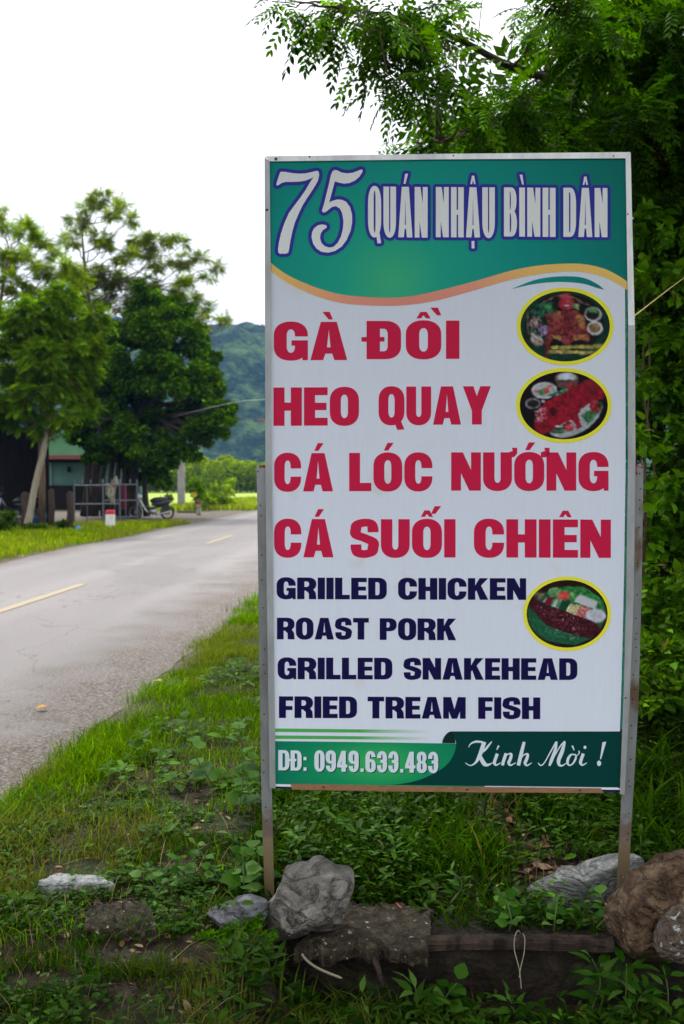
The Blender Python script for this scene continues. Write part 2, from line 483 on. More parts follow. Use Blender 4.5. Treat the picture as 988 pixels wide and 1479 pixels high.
        ring(0, -e, w, 1 + e); X(rc(-.05, .33, w * .99 - s, .67)); A(rc(w * .35, .52 - t / 2, w * .8, .52 + t / 2)); X([(w + .02, .50), (w + .02, .54), (w - s * .35, .52)])
    elif ch == '8':
        ring(w * .03, .46, w * .97, 1 + e, .27, .1); A(rr(0, -e, w, .57, w * .499, .28)); X(rr(s, t, w - s, .57 - t * .8, (w / 2 - s) * .99, .1))
        X(rr(s, .47 + t * .55, w - s, 1 - t, (w / 2 - s) * .99, .1))
    elif ch == '.': A(rc(.03, 0, w - .03, .17))
    elif ch == ':': A(rc(.03, .0, w - .03, .17)); A(rc(.03, .52, w - .03, .69))
    cx = w / 2; q = .5 * (wf if wf < .8 else 1)
    top = 1.06
    if '-' in marks: A(rc(-s * .38, .46, w * .52, .58))
    if '^' in marks: A([(cx - .30 * q, top), (cx - .13 * q, top + .17), (cx + .13 * q, top + .17), (cx + .30 * q, top), (cx + .11 * q, top), (cx, top + .08), (cx - .11 * q, top)])
    if '`' in marks:
        y = top + (.08 if '^' in marks else 0); x = cx + (.16 * q if '^' in marks else 0)
        A([(x - .28 * q + (.2 if '^' in marks else 0), y + .20), (x + .04 * q + (.2 if '^' in marks else 0), y + .20), (x + .18 * q + (.2 if '^' in marks else 0), y + .0), (x - .0 + (.2 if '^' in marks else 0), y)])
    if "'" in marks:
        y = top + (.08 if '^' in marks else 0); dx = .2 if '^' in marks else 0
        A([(cx + .30 * q + dx, y + .20), (cx - .02 * q + dx, y + .20), (cx - .20 * q + dx, y), (cx + .02 * q + dx, y)])
    if '+' in marks: A([(w - s * .3, .86), (w - s * .3, 1.0), (w + .02, 1.04), (w + .0, 1.12), (w + .13, 1.12), (w + .13, .97), (w + .06, .88)])
    if '.' in marks: A(rc(cx - .16 * q, -.22, cx + .16 * q, -.07))
    return o, w

def word_ops(text, s, t, wf, gap):
    x = 0; res = []
    for ch in text:
        o, w_ = glyph(ch, s, t, wf)
        res.append([(k, [(a + x, b) for a, b in p]) for k, p in o]); x += w_ + gap
    return res, x - gap
def add_poly(mb, vs, fs, off, mi=0):
    mb.add([tuple(on_sign(a, b, off)) for a, b in vs], [f if True else f for f in fs], mi)
def set_word(text, x0, x1, yb0, yb1, cap, s=.295, t=.2, wf=1.0, gap=.055, line=None):
    """letters of one word between photo columns x0..x1; returns list of (verts, faces) in photo pixels"""
    gl, W = word_ops(text, s, t, wf, gap); out_ = []
    for ops in gl:
        vs, fs = union(ops)
        px = [(x0 + a / W * (x1 - x0), yb0 + (yb1 - yb0) * (a / W) - b * cap) for a, b in vs]
        out_.append((px, fs))
    return out_

sign = thing('roadside_sign', 'tall white and green restaurant menu sign on two grey metal posts at the road edge', 'sign', SIGN_BASE)

# posts: perforated galvanised angle posts behind the panel
def galv(name, base, rust=0.0):
    m = mat(name, base, 0.5, 0.55, 0.5)
    noise_col(m, [(0.3, tuple(x * .72 for x in base[:3]) + (1,)), (0.7, tuple(min(1, x * 1.15) for x in base[:3]) + (1,))], 14, 6, mapping=(1, 1, 0.35))
    if rust:
        f = noise_fac(m, 9, 0.64, 0.72, 7, (1, 1, .5)); mixcol(m, f, (0.17, 0.11, 0.07, 1))
    bump(m, 60, 0.15, 0.002)
    return m
M_post = galv('galvanised_post', (0.30, 0.31, 0.31, 1), 1)
def post_z_rust(m, z0, z1, col, soft=0.03):
    t, n, l, b = nodes(m)
    g = n.new('ShaderNodeNewGeometry'); sp = n.new('ShaderNodeSeparateXYZ'); l.new(g.outputs['Position'], sp.inputs[0])
    nz = n.new('ShaderNodeTexNoise'); nz.inputs['Scale'].default_value = 35
    l.new(g.outputs['Position'], nz.inputs['Vector'])
    ad = n.new('ShaderNodeMath'); ad.operation = 'MULTIPLY_ADD'; l.new(nz.outputs[0], ad.inputs[0]); ad.inputs[1].default_value = 0.16; l.new(sp.outputs[2], ad.inputs[2])
    mr = n.new('ShaderNodeMapRange'); mr.inputs[1].default_value = z0 + .08 - soft; mr.inputs[2].default_value = z0 + .08 + soft
    l.new(ad.outputs[0], mr.inputs[0])
    mr2 = n.new('ShaderNodeMapRange'); mr2.inputs[1].default_value = z1 + .08 + soft; mr2.inputs[2].default_value = z1 + .08 - soft
    l.new(ad.outputs[0], mr2.inputs[0])
    mu = n.new('ShaderNodeMath'); mu.operation = 'MULTIPLY'; l.new(mr.outputs[0], mu.inputs[0]); l.new(mr2.outputs[0], mu.inputs[1])
    mixcol(m, mu.outputs[0], col)
post_z_rust(M_post, -1.0, 0.30, (0.30, 0.22, 0.12, 1), 0.06)
post_z_rust(M_post, 0.305, 0.345, (0.17, 0.06, 0.028, 1), 0.045)
post_z_rust(M_post, 1.545, 1.70, (0.22, 0.04, 0.025, 1), 0.006)
def post(pts, flip):
    """pts: (y, xleft, xright) rows in the photo; an L section: face plate + return flange"""
    f = MB(); rows = []
    for (y, xa, xb) in pts:
        A, B = on_sign(xa, y, -.020), on_sign(xb, y, -.020)
        A2, B2 = on_sign(xa, y, -.024), on_sign(xb, y, -.024)
        C = (B2 if flip else A2) - SN * .035
        e = SR * (-.004 if flip else .004)
        if flip: rows.append([A, B, B - SN * .039, B - SN * .039 + e, B2 + e, A2])
        else: rows.append([B, A, A - SN * .039, A - SN * .039 + e, A2 + e, B2])
    vs = [tuple(v) for r in rows for v in r]; n = 6; fs = []
    for i in range(len(rows) - 1):
        for k in range(n): fs.append((i * n + k, i * n + (k + 1) % n, (i + 1) * n + (k + 1) % n, (i + 1) * n + k))
    fs.append((0, 1, 2, 3, 4, 5)); k = (len(rows) - 1) * n; fs.append(tuple(k + j for j in range(5, -1, -1)))
    f.add(vs, fs)
    return f.build('post', M_post, sign)
M_hole = mat('bolt_hole_dark', (0.015, 0.012, 0.01, 1), 0.9)
pl = post([(672, 370.5, 390), (900, 374, 391), (1050, 376, 392), (1150, 377.5, 393), (1330, 383.5, 397)], False)
pr = post([(670, 909, 929.5), (850, 908, 927), (1025, 903, 922), (1150, 897.5, 914.5), (1330, 888, 905)], True)
def holes(lst, parent):
    m = MB()
    for (x, y) in lst:
        c = [on_sign(x + 1.1 * math.cos(k * PI / 4), y + 1.1 * math.sin(k * PI / 4), -.0195) for k in range(8)]
        m.add([tuple(p) for p in c], [tuple(range(8))])
    o = m.build('bolt_hole', M_hole, parent); o['kind'] = 'stuff'
holes([(373 + i * .018, y) for i, y in enumerate(())] + [(372.5, 681), (376, 730), (377, 745), (378, 802), (378.5, 838), (380, 878), (382, 938), (381, 960), (382.5, 973), (381.5, 1032), (381, 1098), (381, 1116), (384, 1166), (385, 1186)], pl)
holes([(924, 684), (925, 706), (924, 722), (923.5, 735), (923, 762), (922, 809), (921, 813), (920.5, 859), (918.5, 893), (919, 915), (918, 923), (919, 935), (918.5, 955), (915, 975), (917, 996), (914, 1010), (912, 1048), (912.5, 1066), (908, 1128), (910, 1136), (908.5, 1175), (907, 1204), (906, 1213)], pr)

# panel: closed slab following the slightly bowed edges
EDGE_L = [(231, 389.5), (430, 391.5), (660, 392.6), (860, 395), (1000, 396.6), (1140, 398)]
EDGE_R = [(227.5, 903.5), (330, 905), (430, 906), (660, 907), (860, 904), (1000, 900.5), (1140, 895.5)]
def interp(tab, y):
    return float(np.interp(y, [a for a, b in tab], [b for a, b in tab]))
def panel_poly(y0, y1, n=14, inl=0.0, inr=0.0):
    """polygon between the panel edges from a line y0 (left,right) to y1 (left,right)"""
    p = []
    for k in range(n + 1):
        y = y0[0] + (y1[0] - y0[0]) * k / n; p.append((interp(EDGE_L, y) + inl, y))
    for k in range(n, -1, -1):
        y = y0[1] + (y1[1] - y0[1]) * k / n; p.append((interp(EDGE_R, y) - inr, y))
    return p
pm = MB()
pp = panel_poly((229, 226), (1138, 1144), 14, -3, 3)
fr = [tuple(on_sign(a, b, 0)) for a, b in pp]; bk = [tuple(on_sign(a, b, -.012)) for a, b in pp]; n_ = len(pp)
pm.add(fr + bk, [tuple(range(n_)), tuple(range(2 * n_ - 1, n_ - 1, -1))] + [(i, (i + 1) % n_, n_ + (i + 1) % n_, n_ + i) for i in range(n_)])
pm.build('panel', M_white, sign)

def sheet(name, polys, m, off, parent=sign, label=None):
    mb = MB()
    ops = [(1, p) if not (isinstance(p, tuple) and p[0] in (1, -1) and isinstance(p[1], list)) else p for p in polys]
    vs, fs = union(ops, 1e-4); add_poly(mb, vs, fs, off)
    o = mb.build(name, m, parent)
    if label: o['label'] = label
    return o
def cr1(p, s_=.5668, ox=370, oy=210): return [(ox + a * s_, oy + b * s_) for a, b in p]
wave_t = cr1(smooth_pts([(20, 288), (35, 298), (80, 330), (150, 361), (220, 380), (300, 387), (380, 386), (460, 371), (560, 345), (650, 319), (720, 306), (790, 301), (840, 303), (890, 315), (930, 336), (950, 350)], 4))
wave_b = cr1(smooth_pts([(20, 308), (35, 318), (80, 350), (150, 383), (220, 402), (300, 408), (380, 407), (460, 395), (560, 368), (650, 342), (720, 328), (790, 321), (840, 324), (890, 337), (930, 358), (950, 372)], 4))
def clip_lr(p): return [(min(max(a, interp(EDGE_L, b)), interp(EDGE_R, b)), b) for a, b in p]
sheet('green_header', [clip_lr(wave_t) + clip_lr([(interp(EDGE_R, y), y) for y in (380, 330, 280, 226)] + [(interp(EDGE_L, y), y) for y in (229.5, 300, 350)])], M_header, .0005)
sheet('gold_band', [clip_lr(wave_t) + clip_lr(wave_b[::-1])], M_gold, .0009)
def c4(p): return [(730 + a * .20243, 370 + b * .20243) for a, b in p]
sheet('green_swoosh', [c4(smooth_pts([(50, 231), (200, 172), (330, 148), (450, 143), (560, 155), (650, 195), (705, 238)], 4) + smooth_pts([(700, 239), (640, 222), (560, 197), (430, 184), (300, 187), (170, 205), (55, 232)], 4))], M_header, .0005)
p_ = [(interp(EDGE_R, y) - .2, y) for y in range(412, 1058, 20)] + [(interp(EDGE_R, y) - 1.8, y) for y in range(1056, 410, -20)]
sheet('teal_edge_line', [p_], M_line, .0005)
# bottom band
c3 = lambda p: [(370 + a * .5668, 820 + b * .5668) for a, b in p]
def fade_stripe(y, h):
    for (xa, xb) in ((398, 552), (552, 570), (570, 588), (588, 604)):
        pass
mfade = mat('print_fading_green', SC(62, 142, 66), .45, 0, .3)
t_, n2, l2, b2 = nodes(mfade)
g_ = n2.new('ShaderNodeNewGeometry'); sp_ = n2.new('ShaderNodeSeparateXYZ'); l2.new(g_.outputs['Position'], sp_.inputs[0])
mr_ = n2.new('ShaderNodeMapRange'); mr_.inputs[1].default_value = on_sign(520, 1060).x; mr_.inputs[2].default_value = on_sign(618, 1060).x
l2.new(sp_.outputs[0], mr_.inputs[0]); mixcol(mfade, mr_.outputs[0], SC(180, 186, 190))
sheet('green_stripe', [[(397.5, 1052.2), (618, 1054.5), (618, 1059), (397.5, 1057.2)]], mfade, .0005)
sheet('green_stripe', [[(397.5, 1062.2), (618, 1064.5), (618, 1068.5), (397.5, 1067.2)]], mfade, .0005)
sheet('phone_band', [[(397.5, 1070.5), (500, 1071.5), (659, 1074), (700, 1074), (700, 1138), (397.5, 1133)]], M_phone, .0007)
c5 = lambda p: [(620 + a * .30364, 1040 + b * .30364) for a, b in p]
rib = c5(smooth_pts([(128, 112), (126, 130), (118, 160), (95, 200), (60, 232), (20, 255), (-40, 282), (-110, 300), (-180, 308)], 3))
sheet('dark_ribbon', [rib + [(interp(EDGE_R, 1139) - 1, 1137.5), (interp(EDGE_R, 1057) - 1, 1056.5)] + c5([(105, 54), (118, 70), (124, 90)])], M_teal, .0009)
sheet('ribbon_curl', [c5(smooth_pts([(62, 110), (65, 92), (78, 70), (92, 58), (106, 54)], 3) + [(118, 70), (124, 90), (124, 111)])], M_black, .0009)
# white / blue / red shreds of banner showing below the band, timber batten over the rest
M_bat = mat('batten_brown', (0.20, 0.105, 0.05, 1), .7)
noise_col(M_bat, [(0.3, (0.22, 0.11, 0.05, 1)), (0.7, (0.38, 0.2, 0.10, 1))], 12, 6, mapping=(3, 1, 20))
def slab(name, q, m, o0, o1, parent=sign):
    mb = MB(); a = [tuple(on_sign(x, y, o1)) for x, y in q]; b = [tuple(on_sign(x, y, o0)) for x, y in q]; k = len(q)
    mb.add(a + b, [tuple(range(k)), tuple(range(2 * k - 1, k - 1, -1))] + [(i, (i + 1) % k, k + (i + 1) % k, k + i) for i in range(k)])
    return mb.build(name, m, parent)
slab('bottom_batten', [(420, 1132), (560, 1134.5), (700, 1136.5), (868, 1138.5), (872, 1145.5), (700, 1144.5), (560, 1143), (422, 1140.5)], M_bat, -.010, .006)
slab('banner_hem', [(398, 1132.5), (421, 1133), (421, 1136.5), (398, 1136)], vinyl('hem_white', SC(185, 185, 190)), -.002, .002)
slab('banner_hem', [(398, 1136), (421, 1136.5), (421, 1138.5), (398, 1138.5)], M_navy, -.002, .0015)
slab('banner_hem', [(868, 1137.7), (895.4, 1138.3), (895.4, 1141), (869, 1140.6)], vinyl('hem_white2', SC(185, 185, 190)), -.002, .002)
slab('banner_hem', [(869, 1140.6), (895.4, 1141), (895.4, 1144), (871, 1143.6)], M_navy, -.002, .0015)
# frame rails
M_rail = galv('frame_zinc', (0.47, 0.49, 0.50, 1)); M_railt = galv('frame_zinc_sky_bright', (0.86, 0.88, 0.90, 1))  # brighter copy: sky reflection put into the base colour
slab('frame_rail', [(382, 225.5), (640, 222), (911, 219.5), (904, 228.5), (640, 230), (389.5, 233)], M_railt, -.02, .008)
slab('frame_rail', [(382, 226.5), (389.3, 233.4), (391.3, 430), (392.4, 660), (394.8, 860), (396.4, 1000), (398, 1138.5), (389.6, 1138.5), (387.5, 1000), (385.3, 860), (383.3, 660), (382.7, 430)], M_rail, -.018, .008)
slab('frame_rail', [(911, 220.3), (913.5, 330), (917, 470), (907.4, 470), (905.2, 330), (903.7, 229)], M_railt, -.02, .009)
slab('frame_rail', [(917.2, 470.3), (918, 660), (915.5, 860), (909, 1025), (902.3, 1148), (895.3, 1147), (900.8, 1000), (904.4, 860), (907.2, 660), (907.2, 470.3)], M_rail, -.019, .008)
M_screw = mat('screw_dark', (0.06, 0.05, 0.045, 1), .6, .4)
def screw(x, y, r=1.6, off=.008):
    mb = MB(); k = 8
    a = [tuple(on_sign(x + r * math.cos(j * PI / 4), y + r * math.sin(j * PI / 4), off)) for j in range(k)]
    b = [tuple(on_sign(x + .7 * r * math.cos(j * PI / 4), y + .7 * r * math.sin(j * PI / 4), off + .003)) for j in range(k)]
    mb.add(a + b, [tuple(range(k, 2 * k))] + [(j, (j + 1) % k, k + (j + 1) % k, k + j) for j in range(k)])
    mb.build('screw', M_screw, sign)
for s_ in ((398.5, 229.5, 2.2), (447, 226.3, 1.4), (385.5, 303, 2.0), (655, 224.5, 1.2), (907, 309, 1.3), (886, 225, 1.1), (911, 1097, 1.6), (904, 1008, 1.3)): screw(*s_)
for s_ in ((467.5, 1137, 1.7, .006), (674.5, 1140.5, 1.7, .006), (838, 1141.5, 1.6, .006)): screw(*s_)

# lettering
def lettering(words, m, off, ol=None, olm=None, oloff=0, shift=None, name='lettering'):
    mb = MB(); mo = MB()
    for wds in words:
        allops = []
        for vs, fs in wds:
            add_poly(mb, vs, fs, off)
            if ol:
                dv, df = dilate(vs, fs, ol); allops += [(1, [dv[i] for i in f]) for f in df]
            if shift:
                mo.add([tuple(on_sign(a + shift[0], b + shift[1], oloff)) for a, b in vs], fs)
        if ol:
            dv, df = union(allops, 1e-3); add_poly(mo, dv, df, oloff)
    if ol or shift: mo.build(name + '_outline', olm, sign)
    return mb.build(name, m, sign)
H = dict(s=.115, t=.095, wf=.36, gap=.045)
lettering([set_word('QUÁN', 531.6, 617.7, 342, 343.2, 73, **H), set_word('NHẬU', 629.6, 714.8, 342.5, 343, 72.5, **H),
           set_word('BÌNH', 728, 802.5, 341.5, 342.2, 71, **H), set_word('DÂN', 813.8, 877.5, 342, 342.5, 71, **H)], M_lav, .0016, 4.6, M_blue, .0011)
def c75(p): return [(380 + a * .16194, 230 + b * .16194) for a, b in p]
seven = [(118, 225), (122, 205), (150, 120), (160, 110), (200, 112), (260, 123), (320, 128), (380, 125), (440, 112), (480, 102), (497, 112), (500, 145), (490, 190), (465, 235), (430, 290), (390, 350), (350, 415), (315, 490), (285, 560), (262, 640), (245, 720), (232, 800), (225, 832), (205, 842), (150, 842), (135, 832), (133, 800), (142, 740), (160, 660), (190, 570), (230, 480), (280, 410), (330, 345), (375, 280), (410, 220), (450, 158), (430, 170), (380, 190), (320, 200), (260, 202), (200, 202), (165, 212), (135, 232), (122, 235)]
five = [(885, 92), (888, 110), (860, 155), (820, 190), (770, 212), (720, 217), (670, 207), (643, 197), (638, 204), (590, 385), (620, 370), (660, 358), (700, 360), (740, 378), (775, 425), (793, 490), (795, 560), (780, 640), (745, 720), (700, 780), (640, 818), (580, 833), (520, 825), (475, 795), (445, 750), (432, 695), (437, 650), (455, 615), (490, 588), (530, 580), (560, 588), (570, 602), (560, 615), (535, 630), (515, 660), (508, 700), (520, 745), (550, 775), (590, 787), (630, 780), (665, 745), (695, 690), (712, 620), (717, 550), (705, 480), (685, 440), (650, 418), (615, 425), (590, 445), (565, 465), (545, 475), (530, 470), (525, 455), (540, 410), (560, 330), (585, 230), (605, 140), (620, 105), (640, 95), (660, 98), (700, 118), (750, 125), (800, 120), (840, 105), (870, 92)]
lettering([[union([(1, c75(seven))], 1e-3), union([(1, c75(five))], 1e-3)]], M_lav, .0016, 5.0, M_blue, .0011, name='house_number')
for ws in ((('GÀ', 395.5, 501.5, 520.3, 520), ('ĐỒI', 529.5, 663.6, 518.8, 518.2)), (('HEO', 395, 518.5, 615, 614.4), ('QUAY', 546.8, 709, 613.8, 613)),
           (('CÁ', 396, 481, 709.8, 709.6), ('LÓC', 504.3, 624.5, 709.4, 709.2), ('NƯỚNG', 651.7, 879, 708.6, 708.7)),
           (('CÁ', 396, 481.7, 805, 805), ('SUỐI', 506, 658, 805.2, 805.2), ('CHIÊN', 684.6, 882.4, 805, 805.8))):
    for a, b, c, d, e in ws: lettering([set_word(a, b, c, d, e, 55.3, s=(.28 if a == 'ĐỒI' else .28), t=.205, gap=(.10 if a == 'ĐỒI' else .055))], M_red, .0008, name='menu_word')
for ws in ((('GRIILED', 399.5, 558.7, 865.3, 865.9), ('CHICKEN', 575, 760, 866, 866.5)), (('ROAST', 400, 532.7, 923.4, 923.9), ('PORK', 548.5, 659, 924.2, 924.8)),
           (('GRILLED', 401, 566.7, 981, 981.4), ('SNAKEHEAD', 583, 834, 981.6, 982.2)), (('FRIED', 402.9, 515.7, 1037, 1037.4), ('TREAM', 531, 672.7, 1037.6, 1038.2), ('FISH', 690.8, 780.4, 1038.3, 1038.7))):
    for a, b, c, d, e in ws: lettering([set_word(a, b, c, d, e, 31.3, s=.28, t=.2)], M_navy, .0008, name='menu_word')
lettering([set_word('DĐ:', 402, 443.7, 1112.6, 1113.5, 29.3, s=.2, t=.15, wf=.72), set_word('0949.633.483', 454, 633, 1114.2, 1116.6, 30.3, s=.2, t=.15, wf=.78, gap=.05)], M_lav2, .0016, shift=(1.3, 1.1), olm=M_black, oloff=.0012, name='phone_number')
def ink(strokes, extra=()):
    ops = []
    for st in strokes: ops += pen(st, 1, 1, 6)
    ops += [(1, e) for e in extra]
    vs, fs = union(ops, 1e-3)
    return c5(vs), fs
ell = lambda cx, cy, rx, ry, k=14, r=0: [(cx + rx * math.cos(2 * PI * j / k) * math.cos(r) - ry * math.sin(2 * PI * j / k) * math.sin(r), cy + rx * math.cos(2 * PI * j / k) * math.sin(r) + ry * math.sin(2 * PI * j / k) * math.cos(r)) for j in range(k)]
script = ink([
    [(187, 130, 3), (198, 113, 6), (222, 103, 10), (252, 105, 10)], [(262, 104, 20), (250, 140, 19), (235, 180, 17), (218, 205, 9), (195, 216, 5), (172, 204, 4)],
    [(298, 102, 4), (285, 118, 9), (265, 142, 11), (242, 160, 8)], [(240, 158, 9), (248, 185, 18), (262, 208, 20), (278, 214, 12), (302, 203, 3)],
    [(324, 160, 15), (315, 185, 15), (310, 205, 14), (320, 214, 8), (340, 203, 3)], [(321, 142, 4), (331, 122, 9)],
    [(366, 158, 15), (355, 190, 15), (348, 216, 14)], [(352, 195, 4), (372, 165, 5), (390, 162, 11), (386, 185, 15), (378, 204, 14), (388, 215, 8), (412, 202, 3)],
    [(452, 104, 13), (440, 150, 17), (424, 216, 17)], [(428, 200, 4), (448, 168, 5), (468, 163, 11), (464, 185, 15), (456, 205, 14), (466, 216, 8), (488, 203, 3)],
    [(518, 203, 4), (530, 216, 6), (548, 203, 5), (575, 155, 6), (604, 104, 8)], [(606, 102, 8), (600, 140, 14), (582, 190, 16), (572, 218, 10)],
    [(574, 214, 4), (600, 165, 5), (625, 122, 6), (646, 101, 8)], [(644, 104, 12), (632, 150, 18), (616, 190, 18), (618, 212, 13), (632, 217, 8), (656, 203, 3)],
    [(692, 166, 5), (676, 164, 8), (662, 182, 13), (658, 204, 12), (668, 216, 6), (684, 206, 8), (696, 185, 10), (698, 168, 6), (690, 162, 4)], [(700, 172, 3), (713, 158, 5), (712, 146, 6)],
    [(680, 122, 9), (690, 144, 4)],
    [(733, 160, 15), (724, 185, 15), (720, 204, 14), (730, 214, 8), (750, 203, 3)]],
    [ell(741, 130, 7, 8), [(824, 106), (842, 103), (838, 118), (818, 186), (812, 186)], ell(808, 206, 10, 13)])
lettering([[script]], M_lav2, .0016, name='greeting')

# printed food pictures, painted cell by cell on a fine grid
def vnoise(x, y, seed=0):
    xi, yi = np.floor(x).astype(int), np.floor(y).astype(int); xf, yf = x - xi, y - yi
    h = lambda a, b: ((np.sin(a * 127.1 + b * 311.7 + seed * 74.7) * 43758.5453) % 1.0)
    u, v = xf * xf * (3 - 2 * xf), yf * yf * (3 - 2 * yf)
    return (h(xi, yi) * (1 - u) + h(xi + 1, yi) * u) * (1 - v) + (h(xi, yi + 1) * (1 - u) + h(xi + 1, yi + 1) * u) * v
def food(c, r, rr_, org, sc, shapes, nx=120, ny=100, bgc=(10, 10, 12)):
    (cx, cy), (rx, ry) = c, r
    ring_ = ell(cx, cy, rx, ry, 56)
    o = sheet('yellow_ring', [ring_ and (1, ring_), (-1, ell(cx, cy, rx - rr_, ry - rr_, 56))], M_yel, .0012)
    rx -= rr_ - .3; ry -= rr_ - .3
    # polar-ish grid
    na, nr = 170, 64
    A_, R_ = np.meshgrid(np.arange(na) * 2 * PI / na, np.linspace(0.004, 1, nr))
    X_ = cx + rx * R_ * np.cos(A_); Y_ = cy + ry * R_ * np.sin(A_)
    x = ((X_ - org[0]) / sc).ravel(); y = ((Y_ - org[1]) / sc).ravel()
    colr = np.tile(np.array(bgc, float), (len(x), 1))
    for k, (kind, *a) in enumerate(shapes):
        if kind == 'e':
            ex, ey, ax, ay, rot, cc, nz = a; ct, st = math.cos(rot), math.sin(rot)
            wob = 1 + .08 * (vnoise(x / 25, y / 25, k) - .5)
            msk = (((x - ex) * ct + (y - ey) * st) / ax) ** 2 + ((-(x - ex) * st + (y - ey) * ct) / ay) ** 2 < wob
        else:
            pts, cc, nz = a
            wx = x + 10 * (vnoise(x / 14, y / 14, k) - .5); wy = y + 10 * (vnoise(x / 14, y / 14, k + 9) - .5)
            msk = inpoly(wx, wy, pts)
        f = (vnoise(x / 16, y / 16, k + 3) - .5) * nz + (vnoise(x / 6, y / 6, k + 5) - .5) * nz * .8
        col2 = np.array(cc, float)[None] * (1 + f[:, None])
        if kind == 's':
            msk = msk & (vnoise(x / 8, y / 8, k + 7) > a[2])
            col2 = np.tile(np.array(cc, float), (len(x), 1))
        colr[msk] = col2[msk]
    cg = colr.reshape(nr, na, 3)
    for _ in range(2):          # soft focus of a cheap enlargement
        cg = (2 * cg + np.roll(cg, 1, 1) + np.roll(cg, -1, 1) + np.concatenate([cg[:1], cg[:-1]]) + np.concatenate([cg[1:], cg[-1:]])) / 6
    colr = cg.reshape(-1, 3); gy_ = colr.mean(1, keepdims=True); colr = gy_ + (colr - gy_) * .85
    colr = np.clip(colr, 0, 255) / 255
    li = np.where(colr <= .04045, colr / 12.92, ((colr + .055) / 1.055) ** 2.4) * KS * .70
    V = np.array([tuple(on_sign(a, b, .0009)) for a, b in zip(X_.ravel(), Y_.ravel())])
    i, j = np.meshgrid(np.arange(nr - 1), np.arange(na), indexing='ij'); j2 = (j + 1) % na
    Q = np.stack([i * na + j, i * na + j2, (i + 1) * na + j2, (i + 1) * na + j], -1).reshape(-1, 4)
    fast_mesh('food_picture', V, Q, M_photo, parent=sign, tint=np.clip(li, 0, 1).astype(np.float32))
M_photo = mat('printed_photo', (.5, .5, .5, 1), .55, 0, .12)
_t, _n, _l, _b = nodes(M_photo); _at = _n.new('ShaderNodeAttribute'); _at.attribute_name = 'tint'; _l.new(_at.outputs['Color'], _b.inputs['Base Color'])
E = lambda cx, cy, ax, ay, c, nz=.3, rot=0: ('e', cx, cy, ax, ay, rot, c, nz)
Pg = lambda p, c, nz=.3: ('p', p, c, nz)
Sp = lambda p, c, th: ('s', p, c, th)
food((816.4, 471.2), (70, 56.3), 5.4, (730, 370), .20243, [
    E(427, 500, 330, 265, (6, 52, 40), .6), E(427, 480, 272, 215, (12, 18, 16), .5),
    E(250, 480, 95, 180, (14, 40, 30), .9, .5), Pg([(190, 340), (330, 330), (350, 400), (250, 440), (180, 400)], (26, 82, 60), 1.2), E(305, 362, 26, 16, (70, 150, 70)),
    E(215, 475, 45, 40, (90, 60, 60), 1.6), Sp([(180, 430), (260, 430), (280, 520), (180, 560)], (185, 180, 190), .62), E(280, 528, 36, 34, (150, 130, 170), .8), Sp([(245, 495), (315, 495), (315, 560), (245, 560)], (90, 60, 120), .6),
    Pg([(185, 540), (240, 560), (280, 620), (220, 650), (180, 600)], (140, 110, 100), 1.5), Sp([(180, 540), (280, 560), (270, 640), (190, 620)], (175, 185, 185), .6),
    Pg([(320, 640), (700, 628), (690, 660), (330, 665)], (150, 140, 60), .7), Pg([(315, 668), (670, 676), (660, 700), (310, 694)], (160, 145, 75), .8), 
    Pg([(280, 420), (370, 390), (500, 385), (560, 420), (585, 500), (610, 610), (575, 612), (540, 580), (490, 600), (455, 640), (420, 636), (400, 606), (345, 585), (320, 610), (310, 720), (285, 730), (282, 600), (310, 500)], (120, 42, 44), .75),
    Pg([(500, 400), (560, 430), (575, 520), (540, 520), (505, 450)], (150, 96, 52), .6), Pg([(340, 400), (400, 390), (390, 450), (340, 450)], (140, 76, 52), .6), Pg([(330, 560), (400, 570), (400, 606), (345, 588)], (158, 120, 62), .5), Pg([(480, 560), (590, 560), (600, 600), (490, 600)], (150, 90, 52), .5),
    E(438, 480, 26, 90, (98, 28, 34), .6), E(437, 340, 60, 46, (150, 32, 48), .7), E(430, 295, 48, 32, (160, 30, 50), .6), E(440, 352, 22, 8, (190, 150, 150)), Pg([(440, 280), (460, 290), (450, 345), (435, 330)], (180, 60, 70)),
    Pg([(465, 330), (530, 340), (520, 385), (490, 370)], (110, 140, 80), .8),
    E(626, 414, 62, 53, (190, 192, 200), .1), E(624, 412, 50, 42, (40, 50, 40), .6), E(626, 386, 32, 22, (84, 142, 84)), E(622, 425, 42, 24, (18, 22, 18), .8),
    E(640, 514, 57, 50, (196, 196, 204), .1), E(636, 512, 42, 36, (120, 96, 62), .7), Sp([(150, 390), (165, 390), (172, 560), (158, 560)], (150, 90, 80), .45), Sp([(260, 320), (380, 272), (480, 285), (600, 345), (595, 360), (470, 300), (380, 288), (270, 335)], (150, 90, 80), .4)])
